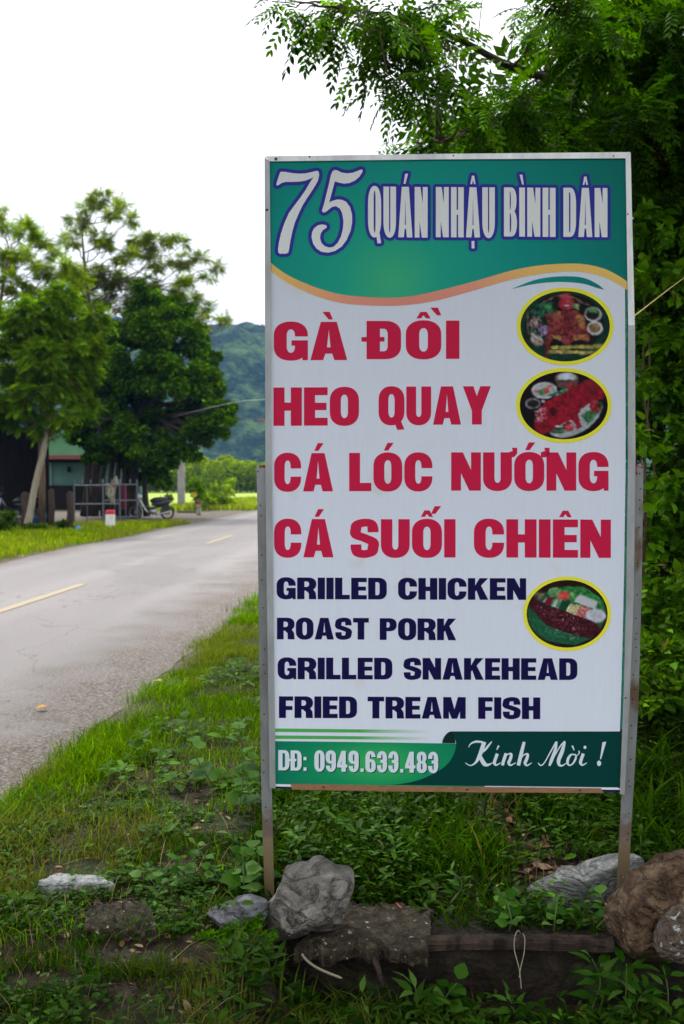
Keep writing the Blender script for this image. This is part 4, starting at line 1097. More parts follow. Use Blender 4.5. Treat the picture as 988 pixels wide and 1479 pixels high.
# ------------------------------------------------------------------ trees across the road
FR6 = frond_template(5, .30, .42, .15, False); FR5 = frond_template(4, .36, .45, .2, False)
cl = clumps_px([(232, 470, 48), (185, 475, 45), (275, 490, 42), (215, 520, 55), (265, 545, 55), (305, 560, 36), (315, 600, 30), (290, 625, 32), (240, 600, 52), (180, 560, 50), (160, 520, 45), (195, 615, 45), (150, 600, 45), (238, 645, 36), (275, 648, 24), (130, 560, 45), (210, 430, 32), (250, 440, 34), (330, 590, 14, 1.3), (325, 625, 12, 1.3), (300, 520, 26), (125, 620, 34), (160, 640, 28), (205, 655, 26), (225, 682, 22), (236, 694, 14), (140, 655, 22), (185, 665, 22), (206, 690, 16), (195, 640, 40), (245, 660, 20), (150, 635, 30)], 39, 3900, 1.5, 1.3, 14, .9)
t1 = tree('banyan_tree', 'dense dark green round-crowned tree beside the metal gate across the road', 'tree', at(190, 748, 40), [at(190, 752, 40), at(188, 700, 40), at(192, 640, 40), at(200, 560, 40), at(210, 500, 39.5)], [.42, .34, .3, .2, .1], cl, T_RH, .145, (.018, .060, .001), (.085, .175, .003), M_bark_dark, M_leaf_far, limb_r=.12, width=.62, droop=.25, var=.42)
mb = MB()
for (a, b, c_) in ((120, 128, 135), (138, 140, 150), (150, 148, 158), (168, 170, 175), (128, 124, 126), (176, 180, 184), (184, 190, 186), (194, 196, 196), (158, 160, 166), (212, 208, 204), (133, 136, 144)):
    mb = MB(); mb.tube([at(a, 746, 39.5), at(b, 690, 39.5), at(c_, 630, 39.3), at(c_ + 8, 590, 39.2)], [.14, .10, .09, .06], 7, wob=.1); mb.build('aerial_root', M_bark_dark, t1, smooth=True)

cl = clumps_px([(140, 288, 20), (118, 320, 22), (165, 305, 22), (188, 318, 16), (150, 345, 26), (200, 345, 22), (228, 350, 22), (250, 345, 14), (185, 372, 24), (225, 380, 24), (262, 378, 22), (290, 372, 14), (316, 386, 13), (300, 400, 12), (255, 410, 26), (215, 415, 26), (175, 410, 26), (275, 430, 20), (300, 445, 14), (318, 458, 12), (290, 470, 20), (330, 465, 8), (130, 400, 26), (105, 345, 18), (125, 300, 12), (150, 275, 10), (180, 296, 9), (268, 350, 9), (120, 430, 28), (160, 440, 26), (215, 450, 20), (150, 400, 28), (190, 425, 28), (245, 430, 20), (100, 400, 22)], 41, 640, 1.6, 1.2, 9, .6)
t2 = tree('feathery_tree', 'tall feathery light green tree whose thin crown rises above the dark tree', 'tree', at(135, 750, 41.5), [at(135, 754, 41.5), at(134, 660, 41.5), at(130, 560, 41.3), at(128, 440, 41), at(122, 380, 41), at(118, 330, 41)], [.13, .12, .11, .09, .06, .02], cl, FR6, .28, (.11, .19, .002), (.25, .31, .008), M_bark_dark, M_leaf_far, limb_r=.028, attach=.35, up=.8, droop=.0, var=.3, yel=.05)
lmb = MB(); limb(lmb, at(128, 445, 41), at(206, 388, 41), .05, .025, 8, .04); limb(lmb, at(206, 388, 41), at(300, 372, 41), .025, .012, 8, .05); limb(lmb, at(130, 470, 41), at(90, 420, 41), .05, .02); 
lmb.build('bough', M_bark_brown, t2, smooth=True)['kind'] = 'stuff'

cl = clumps_px([(10, 330, 24), (38, 335, 20), (60, 350, 22), (25, 365, 24), (78, 365, 16), (5, 380, 24), (50, 385, 22), (35, 318, 12), (90, 345, 9), (15, 410, 26), (55, 420, 24), (-30, 330, 30), (-40, 390, 36), (75, 400, 20), (0, 300, 9), (95, 385, 22), (112, 412, 24), (85, 425, 22)], 33, 580, 1.2, 1.2, 9, .6)
tree('feathery_tree', 'thin light green tree at the left edge of the view', 'tree', at(-25, 752, 33), [at(-25, 757, 33), at(-20, 650, 33), at(-10, 540, 33), at(0, 440, 33), at(12, 370, 33)], [.16, .13, .11, .07, .02], cl, FR6, .25, (.12, .21, .002), (.25, .33, .008), M_bark_brown, M_leaf_far, limb_r=.025, up=.8, droop=.0, var=.3)

cl = clumps_px([(76, 486, 30), (70, 470, 26), (60, 450, 30), (95, 470, 32), (30, 490, 34), (70, 510, 40), (110, 530, 32), (25, 540, 34), (60, 560, 30), (100, 575, 26), (130, 500, 26), (10, 455, 26), (85, 430, 22), (-15, 510, 40), (125, 585, 16), (30, 580, 20), (60, 598, 18), (-20, 580, 30), (5, 590, 22), (90, 600, 16), (62, 615, 16), (110, 560, 22), (125, 540, 22), (118, 490, 26), (135, 465, 22), (40, 455, 26), (100, 440, 24), (60, 530, 30), (20, 602, 16), (85, 550, 26)], 29.3, 900, 1.2, 1.2, 12, .85)
t4 = tree('leaning_tree', 'slender tree with a pale crooked trunk in front of the dark shed', 'tree', at(42, 752, 29), [at(40, 757, 29), at(44, 738, 29), at(50, 705, 29), at(57, 675, 29), at(63, 650, 29), at(68, 615, 29), at(69, 590, 29), at(72, 540, 29), at(66, 480, 29)], [.12, .10, .095, .09, .09, .08, .06, .035, .02], cl, FR5, .26, (.050, .125, .002), (.150, .25, .006), M_bark_pale, M_leaf_far, limb_r=.014, limbm=M_bark_brown, attach=.4, up=.7, droop=.15, var=.35, yel=.03)
lmb = MB(); limb(lmb, at(68, 640, 29), at(100, 590, 29), .03, .015); limb(lmb, at(66, 600, 29), at(40, 560, 29), .025, .015)
lmb.build('bough', M_bark_brown, t4, smooth=True)['kind'] = 'stuff'

# ------------------------------------------------------------------ far plantation of young acacias beyond the field
def acacia_mesh(seed, h):
    n = 900; th = rng.random(n) * 2 * PI; u = rng.random(n)
    z = h * (.06 + .96 * u); r = (h * .33) * (np.sin(PI * np.clip(.12 + u * .84, 0, 1)) ** .7) * rng.random(n) ** .4
    p = np.stack([r * np.cos(th), r * np.sin(th), z], -1)
    a = unit(np.stack([np.cos(th), np.sin(th), .3 + 0 * th], -1) + rng.normal(0, .4, (n, 3)))
    return scatter('crown', T_RH, p, a, rdir(n) * .5 + [0, 0, .6], .42 * np.exp(rng.normal(0, .2, n)), greens(n, (.12, .20, .006), (.25, .33, .015), .25), M_leaf_far, origin=(0, 0, 0), width=.3 * np.ones(n))
protos = []
for k_ in range(5):
    root = thing('acacia_tree', 'young acacia tree in the plantation beyond the field', 'tree')
    c_ = acacia_mesh(k_, 4.6); c_.parent = root; c_['kind'] = 'stuff'
    mb = MB(); mb.tube([(0, 0, -.1), (.05, 0, 1.5), (-.04, .03, 3.4)], [.09, .07, .03], 5); mb.build('trunk', M_bark_brown, root)
    protos.append(root)
n_ac = 0; used_ = [False] * 5
for row, (Yr, x0, x1, st) in enumerate(((127, -42, -2, 1.6), (130, -44, -2, 1.7), (134, -46, -2, 1.9), (139, -48, -2, 2.2), (146, -50, -2, 2.6))):
    x = x0
    while x < x1:
        kx = n_ac % 5; src = protos[kx]
        if not used_[kx]: o = src; used_[kx] = True
        else: o = copy_tree(src)
        o.location = (x + rng.uniform(-.5, .5), Yr + rng.uniform(-1.6, 1.6), 0); o.rotation_euler = (0, 0, rng.uniform(0, 6.28))
        s_ = rng.uniform(.66, .98) * (1 + .03 * row); o.scale = (s_ * 1.1, s_ * 1.1, s_)
        o['group'] = 'acacia plantation trees'; o['label'] = 'young acacia tree in the plantation beyond the bright field'
        n_ac += 1; x += st
# bushes by the concrete pole
def bush(label, px, py, Y, r_px, hpx, n, cola, colb, cat='shrub', name='roadside_shrub', size=.16, tm=T_LEAF, group=None):
    b = at(px, py, Y); root = thing(name, label, cat, (b.x, b.y, float(height(b.x, b.y)) - .02), group=group)
    R_ = r_px * PXM(Y); H_ = hpx * PXM(Y)
    sm_ = MB()
    for k_ in range(6):
        d = rdir(1)[0]; sm_.tube([root.location, root.location + Vector((d[0] * R_ * .3, d[1] * R_ * .3, H_ * .5)), root.location + Vector((d[0] * R_ * .7, d[1] * R_ * .7, H_ * .92))], [.02, .014, .006], 5)
    o = sm_.build('stem', M_bark_brown, root); o['kind'] = 'stuff'
    crown_mesh('foliage', root, [((root.location.x, root.location.y, root.location.z + H_ * .52), (R_, R_, H_ * .5), n, 12)], tm, size, cola, colb, M_leaf_far, droop=.05, width=.55)
    return root
bush('leafy green bush with a yellow flower in front of the concrete pole', 284, 738, 49, 17, 50, 1100, (.06, .15, .003), (.14, .26, .008))
bush('pale green spreading bush at the field edge, right of the pole', 320, 735, 52, 30, 46, 1300, (.11, .21, .008), (.22, .33, .02))
bush('low bright green bush between the marker post and the pale bush', 296, 738, 50, 20, 30, 800, (.12, .24, .005), (.22, .34, .01))
bush('small dark bush behind the motorbike', 240, 742, 44, 12, 30, 400, (.03, .07, .015), (.06, .12, .02))
bush('low bush spilling over the verge in front of the shed', 10, 772, 27.5, 26, 34, 900, (.02, .055, .003), (.07, .13, .006), size=.12)
bush('low leafy bush between the fence stumps and the blue bucket', 52, 768, 28, 18, 18, 500, (.03, .08, .003), (.08, .16, .006), size=.10)
bush('dark low bush at the foot of the left gate panel', 96, 772, 29.2, 16, 16, 400, (.02, .06, .003), (.06, .12, .006), size=.10)
M_flower = mat('yellow_petal', (.7, .5, .03, 1), .6)
mb = MB(); c_ = at(281, 714, 48.4)
for k_ in range(5):
    a = k_ * 2 * PI / 5; mb.add([tuple(c_), tuple(c_ + Vector((.10 * math.cos(a - .5), -.03, .10 * math.sin(a - .5)))), tuple(c_ + Vector((.16 * math.cos(a), -.02, .16 * math.sin(a)))), tuple(c_ + Vector((.10 * math.cos(a + .5), -.03, .10 * math.sin(a + .5))))], [(0, 1, 2, 3)])
o = mb.build('flower', M_flower, origin=tuple(c_)); tag(o, 'yellow flower at the top of the bush by the concrete pole', 'flower')
# ------------------------------------------------------------------ buildings and street furniture across the road
M_dark = mat('shade_dark_wood', (.012, .01, .008, 1), .95, 0, .1); noise_col(M_dark, [(.3, (.006, .005, .004, 1)), (.7, (.018, .014, .011, 1))], 3, 6, mapping=(6, 6, .5))  # interior gloom put into the wood colour, near black
M_roof = mat('rusty_roof_sheet', (.12, .06, .04, 1), .8); noise_col(M_roof, [(.3, (.07, .04, .03, 1)), (.7, (.20, .11, .08, 1))], 3, 6)
M_greensheet = mat('green_corrugated_sheet', (.16, .40, .24, 1), .6); noise_col(M_greensheet, [(.3, (.09, .26, .12, 1)), (.7, (.16, .36, .19, 1))], 1.2, 5)
M_tealwall = mat('shaded_green_limewash', (.16, .34, .30, 1), .9); noise_col(M_tealwall, [(.3, (.045, .12, .095, 1)), (.7, (.075, .17, .135, 1))], 1.0, 6)  # green lowered for the shade under the eave
M_redfas = mat('red_brown_fascia', (.16, .04, .032, 1), .8)
M_conc = mat('grey_concrete', (.30, .29, .27, 1), .9); noise_col(M_conc, [(.3, (.22, .21, .19, 1)), (.7, (.38, .36, .33, 1))], 4, 8)
# shed
sb = Vector((-11.2, 30.0, 0)); shed = thing('open_shed', 'dark open-fronted shed with a rusty low roof behind the crooked tree', 'shed', sb)
p0, p1 = at(-60, 584, 30), at(71, 610, 30)
nsh = 8
for k_ in range(nsh):
    mb = MB(); xa = p0.x + (p1.x - p0.x) * k_ / nsh; xb = p0.x + (p1.x - p0.x) * (k_ + 1) / nsh + .04
    za = p0.z + (p1.z - p0.z) * k_ / nsh + .012 * (k_ % 2); zb = p0.z + (p1.z - p0.z) * (k_ + 1) / nsh + .012 * (k_ % 2)
    v = []
    for dz in (0, .05):
        v += [(xa, 29.6, za + dz), (xb, 29.6, zb + dz), (xb - 2.9, 38.4, zb + dz + .35), (xa - 2.9, 38.4, za + dz + .35)]
    mb.add(v, [(3, 2, 1, 0), (4, 5, 6, 7), (0, 1, 5, 4), (1, 2, 6, 5), (2, 3, 7, 6), (3, 0, 4, 7)]); mb.build('roof_sheet', M_roof, shed)
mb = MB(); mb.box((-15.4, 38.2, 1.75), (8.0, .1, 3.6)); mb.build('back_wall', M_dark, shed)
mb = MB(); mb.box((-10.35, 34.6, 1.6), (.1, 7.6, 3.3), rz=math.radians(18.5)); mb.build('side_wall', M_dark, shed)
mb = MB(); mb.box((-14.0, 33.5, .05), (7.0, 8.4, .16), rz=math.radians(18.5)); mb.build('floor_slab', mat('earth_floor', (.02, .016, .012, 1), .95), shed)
for px in (60, -12):
    mb = MB(); a = at(px, 742, 30.2); mb.tube([(a.x, a.y, 0), (a.x + .03, a.y, 1.6), (a.x, a.y, at(px, 606, 30.2).z - .02)], [.11, .10, .09], 9); mb.build('post', M_bark_brown, shed, smooth=True)
for (a, b) in (((-5, 640), (48, 612)), ((-20, 622), (60, 600))):
    mb = MB(); mb.tube([at(a[0], a[1], 31), at(b[0], b[1], 31)], .05, 6); mb.build('rafter', M_dark, shed)
# green house
hb = at(100, 739, 50); house = thing('green_house', 'green-walled house with a corrugated green gable seen between the tree trunks', 'house', (hb.x, 50, 0))
def wall_rect(name, x0, y0, x1, y1, Y, th, m):
    a, b = at(x0, y0, Y), at(x1, y1, Y); mb = MB(); mb.box(((a.x + b.x) / 2, Y + th / 2, (a.z + b.z) / 2), (abs(b.x - a.x), th, abs(a.z - b.z))); return mb.build(name, m, house)
wall_rect('wall', 52, 660, 178, 745, 50.3, 6, M_tealwall)
wall_rect('plinth_wall', 60, 701, 176, 746, 50.1, .19, M_dark)
wall_rect('pilaster', 72.5, 664, 74.5, 702, 50.2, .09, mat('pale_trim', (.12, .2, .18, 1), .8))
wall_rect('fascia', 62, 657.5, 172, 663, 49.2, 1.2, M_redfas)
wall_rect('lamp_bracket', 97, 674, 101, 682, 50.15, .14, M_dark)
wall_rect('beam', 62, 663.5, 172, 668, 49.9, .3, M_dark)
xs = np.linspace(62, 122, 8)
for k_ in range(7):
    mb = MB(); vs = []; fs = []; n = 17
    for q in range(n):
        px = xs[k_] + (xs[k_ + 1] - xs[k_]) * q / (n - 1)
        top = 624 + abs(px - 93) * .42
        yy = 49.35 + (.035 if q % 4 < 2 else 0)
        vs += [tuple(at(px, 657.3, yy)), tuple(at(px, top, yy))]
    for q in range(n - 1): fs.append((2 * q, 2 * q + 2, 2 * q + 3, 2 * q + 1))
    mb.add(vs, fs); mb.build('gable_sheet', M_greensheet, house)
for (a, b) in (((58, 641), (93, 623.5)), ((93, 623.5), (124, 638))):
    A, B = at(a[0], a[1], 49.2), at(b[0], b[1], 49.2); mb = MB()
    v = [tuple(A), tuple(B), tuple(B + Vector((0, 7, 0))), tuple(A + Vector((0, 7, 0)))]; v += [(p[0], p[1], p[2] + .06) for p in v]
    mb.add(v, [(3, 2, 1, 0), (4, 5, 6, 7), (0, 1, 5, 4), (1, 2, 6, 5), (2, 3, 7, 6), (3, 0, 4, 7)]); mb.build('roof', M_greensheet, house)
# red fishing-net like bundle and yard clutter
# marker posts
M_wpaint = mat('white_weathered_paint', (.62, .61, .58, 1), .8); _f = noise_fac(M_wpaint, 9, .55, .75, 7); mixcol(M_wpaint, _f, (.34, .32, .28, 1))
M_rpaint = mat('red_paint', (.45, .02, .03, 1), .7)
M_rdark = mat('weathered_red_paint', (.26, .03, .03, 1), .8); M_wdirty = mat('mossy_white_paint', (.38, .40, .30, 1), .85); _f = noise_fac(M_wdirty, 6, .45, .6, 7); mixcol(M_wdirty, _f, (.12, .14, .08, 1))
def marker(label, px, py, Y, w_, h, rh, mw, mr_):
    b = at(px, py, Y); b.z = float(height(b.x, b.y)) - .02; root = thing('marker_post', label, 'marker post', b, group='concrete marker posts along the road')
    mb = MB(); mb.box((b.x, b.y, b.z + (h - rh) / 2), (w_, w_, h - rh)); mb.build('shaft', mw, root)
    mb = MB(); z0 = b.z + h - rh; e = w_ / 2 + .004
    v = [(b.x + sx * e, b.y + sy * e, z0) for sx, sy in ((-1, -1), (1, -1), (1, 1), (-1, 1))] + [(b.x + sx * e, b.y + sy * e, z0 + rh * .8) for sx, sy in ((-1, -1), (1, -1), (1, 1), (-1, 1))] + [(b.x + sx * e * .8, b.y + sy * e * .8, z0 + rh) for sx, sy in ((-1, -1), (1, -1), (1, 1), (-1, 1))]
    mb.add(v, [(0, 1, 5, 4), (1, 2, 6, 5), (2, 3, 7, 6), (3, 0, 4, 7), (4, 5, 9, 8), (5, 6, 10, 9), (6, 7, 11, 10), (7, 4, 8, 11), (8, 9, 10, 11), (3, 2, 1, 0)])
    mb.build('red_cap', mr_, root)
marker('white concrete marker post with bright red top in the verge before the gate', 159.5, 769, 29.6, .235, .60, .125, M_wpaint, M_rpaint)
marker('mossy marker post with dull red top beyond the motorbike', 287, 747, 43, .19, .63, .13, M_wdirty, M_rdark)
# gate leaves
M_gate = mat('grey_blue_gate_paint', (.11, .125, .15, 1), .5, .3)
def gate(label, A, B, zt, zb, verts, rails, spikes, thick=.035):
    A = Vector(A); B = Vector(B); base = Vector((A.x, A.y, 0)); root = thing('metal_gate', label, 'gate', base, group='metal gate leaves')
    P_ = lambda u, z: A.lerp(B, u) + Vector((0, 0, z))
    for u, zz in verts:
        mb = MB(); mb.tube([P_(u, zb - .06), P_(u, zz)], thick if u in (0, 1) else thick * .5, 6); mb.build('bar', M_gate, root)
    for z in rails:
        mb = MB(); mb.tube([P_(0, z), P_(1, z)], thick * .8, 6); mb.build('rail', M_gate, root)
    for u in spikes:
        mb = MB(); mb.tube([P_(u, zt), P_(u, zt + .13), P_(u, zt + .22)], [thick * .8, thick * .9, .004], 6); mb.build('spike', M_gate, root)
    return root
def gz(y, Y): return at(0, y, Y).z
g1a, g1b = at(107, 740, 34.2), at(173, 740, 34.8); g1a.z = g1b.z = 0
gate('wider left gate leaf of thin grey bars with spikes', g1a, g1b, gz(701, 34.5), gz(756, 34.5), [(0, gz(698, 34)), (.28, gz(701, 34.5)), (.62, gz(698, 34.5)), (1, gz(696, 34.5))], [gz(701, 34.5), gz(728, 34.5), gz(755, 34.5)], [.0, .17, .36, .62, 1.])
g2a, g2b = at(149, 740, 36.4), at(198, 740, 36.8); g2a.z = g2b.z = 0
gate('right gate leaf with a rag hung over its top rail', g2a, g2b, gz(700, 36.5), gz(747, 36.5), [(0, gz(696, 36.5)), (.34, gz(700, 36.5)), (.66, gz(700, 36.5)), (1, gz(696, 36.5))], [gz(700, 36.5), gz(723, 36.5), gz(747, 36.5)], [.0, .25, .5, .8, 1.])
# a low cluster: bucket, stumps, rag, red cloth
M_rag = mat('dirty_cream_cloth', (.42, .40, .32, 1), .95); _f = noise_fac(M_rag, 8, .45, .6); mixcol(M_rag, _f, (.20, .18, .13, 1))
def cloth(label, name, cat, pts, Y, m, d=.06):
    """hanging folded cloth following a pixel outline of rows (y, xl, xr)"""
    vs = []; n = 9; mb = MB()
    for (y, xl, xr) in pts:
        for q in range(n):
            vs.append(tuple(at(xl + (xr - xl) * q / (n - 1), y, Y + d * math.sin(q * 2.2 + y * .15))))
    fs = [(r * n + q, r * n + q + 1, (r + 1) * n + q + 1, (r + 1) * n + q) for r in range(len(pts) - 1) for q in range(n - 1)]
    back = [(a, b + .02, c) for a, b, c in vs]; k = len(vs)
    mb.add(vs + back, fs + [tuple(k + i_ for i_ in f[::-1]) for f in fs]); o = mb.build(name, m, origin=vs[0], smooth=True); tag(o, label, cat); return o
cloth('cream rag hanging from the top rail of the gate', 'rag', 'rag', [(698, 154, 171), (706, 152, 167), (714, 153, 166), (722, 157, 165), (729, 161, 166)], 34.1, M_rag)
cloth('small cream rag end draped above the gate rail', 'rag', 'rag', [(687, 166, 168), (693, 163, 170), (699, 161, 171)], 34.05, M_rag)
cloth('dark red cloth hanging behind the right gate leaf', 'red_cloth', 'cloth', [(702, 176, 183), (712, 175, 184), (724, 176, 183), (736, 176, 182)], 38.0, mat('dark_red_cloth', (.22, .02, .04, 1), .9))
def rev(prof, n=14):
    vs = []; fs = []
    for (r, z) in prof:
        for k in range(n): vs.append((r * math.cos(2 * PI * k / n), r * math.sin(2 * PI * k / n), z))
    for i_ in range(len(prof) - 1):
        for k in range(n): fs.append((i_ * n + k, i_ * n + (k + 1) % n, (i_ + 1) * n + (k + 1) % n, (i_ + 1) * n + k))
    return np.array(vs), fs
b = at(58, 756, 30.5); b.z = float(height(b.x, b.y)); bk = thing('blue_bucket', 'blue plastic bucket at the foot of the shed post', 'bucket', b)
v, f = rev([(0, 0), (.15, 0), (.19, .36), (.205, .38), (.19, .38), (.145, .02), (0, .02)]); MB().add(v + np.array(b), f).build('pail', mat('blue_plastic', (.02, .09, .30, 1), .4), bk, smooth=True)
MB().tube([b + Vector((.2 * math.cos(a), 0, .36 + .17 * math.sin(a))) for a in np.linspace(0, PI, 9)], .006, 5).build('handle', M_gate, bk)
M_stump = bark('stump_wood', (.03, .02, .014, 1), (.07, .05, .036, 1))
for px, yt, yb, wd, lb in ((36, 713, 756, .15, 'thick weathered fence stump left of the crooked trunk'), (73, 708, 756, .10, 'thin leaning fence stump right of the blue bucket'), (100, 712, 756, .11, 'dark fence stump just left of the gate')):
    b = at(px, yb, 29.8); b.z = float(height(b.x, b.y)) - .05; top = at(px + 1, yt, 29.8)
    mb = MB(); mb.tube([b, b.lerp(top, .5) + Vector((.02, 0, 0)), top, top + Vector((.02, 0, .05))], [wd, wd * .9, wd * .82, wd * .35], 9, wob=.12); o = mb.build('fence_stump', M_stump, origin=tuple(b), smooth=True); tag(o, lb, 'fence stump', 'old wooden fence stumps')
def crumple(name, label, cat, px, py, Y, sx, sy, sz, m, seed=0):
    b = at(px, py, Y); b.z = float(height(b.x, b.y)) + sz * .3; bm = bmesh.new(); bmesh.ops.create_icosphere(bm, subdivisions=3, radius=1)
    for v in bm.verts:
        k = 1 + .5 * (float(vnoise(np.array(v.co.x * 2.3 + seed), np.array(v.co.y * 2.3 + v.co.z * 3.1), seed)) - .5) ; v.co = Vector((v.co.x * sx * k, v.co.y * sy * k, v.co.z * sz * k))
    me = bpy.data.meshes.new(name); bm.to_mesh(me); bm.free(); me.materials.append(m); o = bpy.data.objects.new(name, me); COL.objects.link(o); o.location = b; tag(o, label, cat); return o
crumple('plastic_scrap', 'bright blue plastic scrap in the grass left of the white marker post', 'litter', 112.5, 770, 28.8, .10, .08, .13, mat('bright_blue_plastic', (.03, .22, .55, 1), .45), 3)
b_ = at(85, 752, 31.5); mb = MB(); mb.box((b_.x, 31.5, .13), (.52, .35, .26)); 
for k_ in range(4): mb.box((b_.x - .19 + .13 * k_, 31.31, .13), (.03, .02, .24))
o = mb.build('pale_crate', mat('pale_grey_plastic', (.30, .32, .36, 1), .6), origin=(b_.x, 31.5, 0)); tag(o, 'pale grey crate on the ground between the fence stumps', 'crate')
def curb(label, px0, px1, y0, y1, Y, m, d=.35):
    a, b = at(px0, y0, Y), at(px1, y1, Y); mb = MB(); n = 6
    h = a.z - b.z
    for k_ in range(1): mb.box(((a.x + b.x) / 2, Y, (max(b.z, 0) + a.z) / 2 - .03), (abs(b.x - a.x), d, max(.12, a.z - max(b.z, 0) + .08)))
    for k_ in range(n): mb.box((a.x + (b.x - a.x) * (k_ + .5) / n, Y - .01, a.z + .012), (abs(b.x - a.x) / n * .8, d * .9, .03))
    o = mb.build('culvert_kerb', m, origin=((a.x + b.x) / 2, Y, 0)); tag(o, label, 'kerb', 'low culvert kerbs'); return o
curb('dark low concrete kerb left of the far marker post', 256, 285, 739, 745, 46, mat('dark_concrete', (.07, .06, .05, 1), .9))
curb('brown low concrete kerb right of the far marker post', 292, 318, 733.5, 738, 56, mat('brown_concrete', (.17, .12, .09, 1), .9))
# concrete power pole
b = at(262, 739, 53); b.z = 0; pole = thing('concrete_pole', 'square grey concrete power pole standing behind the green bush', 'pole', b)
mb = MB(); v = []
for z, w_ in ((0, .19), (6.6, .12)): v += [(b.x + sx * w_, 53 + sy * w_ * .8, z) for sx, sy in ((-1, -1), (1, -1), (1, 1), (-1, 1))]
mb.add(v, [(0, 1, 5, 4), (1, 2, 6, 5), (2, 3, 7, 6), (3, 0, 4, 7), (4, 5, 6, 7)]); mb.build('shaft', M_conc, pole)
mb = MB(); mb.box((b.x, 52.82, 6.0), (1.1, .07, .07)); mb.build('crossarm', M_gate, pole)
M_wire = mat('pale_wire', (.34, .36, .38, 1), .5)
def wire(label, pts, r, m, name='overhead_wire'):
    mb = MB(); mb.tube(smooth_pts([tuple(p) for p in pts], 5), r, 5); o = mb.build(name, m, origin=tuple(pts[0])); tag(o, label, 'wire'); return o
wire('pale overhead wire crossing in front of the far hill', [at(235, 606, 40), at(290, 592, 36), at(345, 580, 30), at(383, 577, 27), at(450, 571, 23)], .009, M_wire)
wire('thin dark overhead wire below the pale one, carrying a red tag', [at(300, 598, 40), at(345, 603, 38), at(383, 607, 36), at(450, 610, 33)], .013, mat('dark_wire', (.06, .06, .06, 1), .5))
crumple('red_tag', 'small red tag hanging on the thin dark wire', 'tag', 377.5, 607, 36.3, .07, .04, .05, M_rpaint, 5).location = at(377.5, 606.5, 36.3)
# motorbike (built nose towards -X, then set in place)
M_tyre = mat('tyre_rubber', (.02, .02, .02, 1), .8); M_chrome = mat('bike_metal', (.35, .35, .36, 1), .35, .8); M_wbody = mat('white_bike_plastic', (.70, .70, .68, 1), .3); M_bseat = mat('black_seat_vinyl', (.02, .02, .022, 1), .4); M_bbody = mat('dark_bike_plastic', (.03, .03, .035, 1), .35); M_amber = mat('amber_lens', (.6, .2, .02, 1), .3)
def torus(c, R_, r, n=20, m=6):
    vs = []; fs = []
    for i_ in range(n):
        a = 2 * PI * i_ / n
        for j_ in range(m):
            b2 = 2 * PI * j_ / m; rr2 = R_ + r * math.cos(b2); vs.append((c[0] + rr2 * math.cos(a), c[1] + r * math.sin(b2), c[2] + rr2 * math.sin(a)))
    for i_ in range(n):
        for j_ in range(m): fs.append((i_ * m + j_, ((i_ + 1) % n) * m + j_, ((i_ + 1) % n) * m + (j_ + 1) % m, i_ * m + (j_ + 1) % m))
    return vs, fs
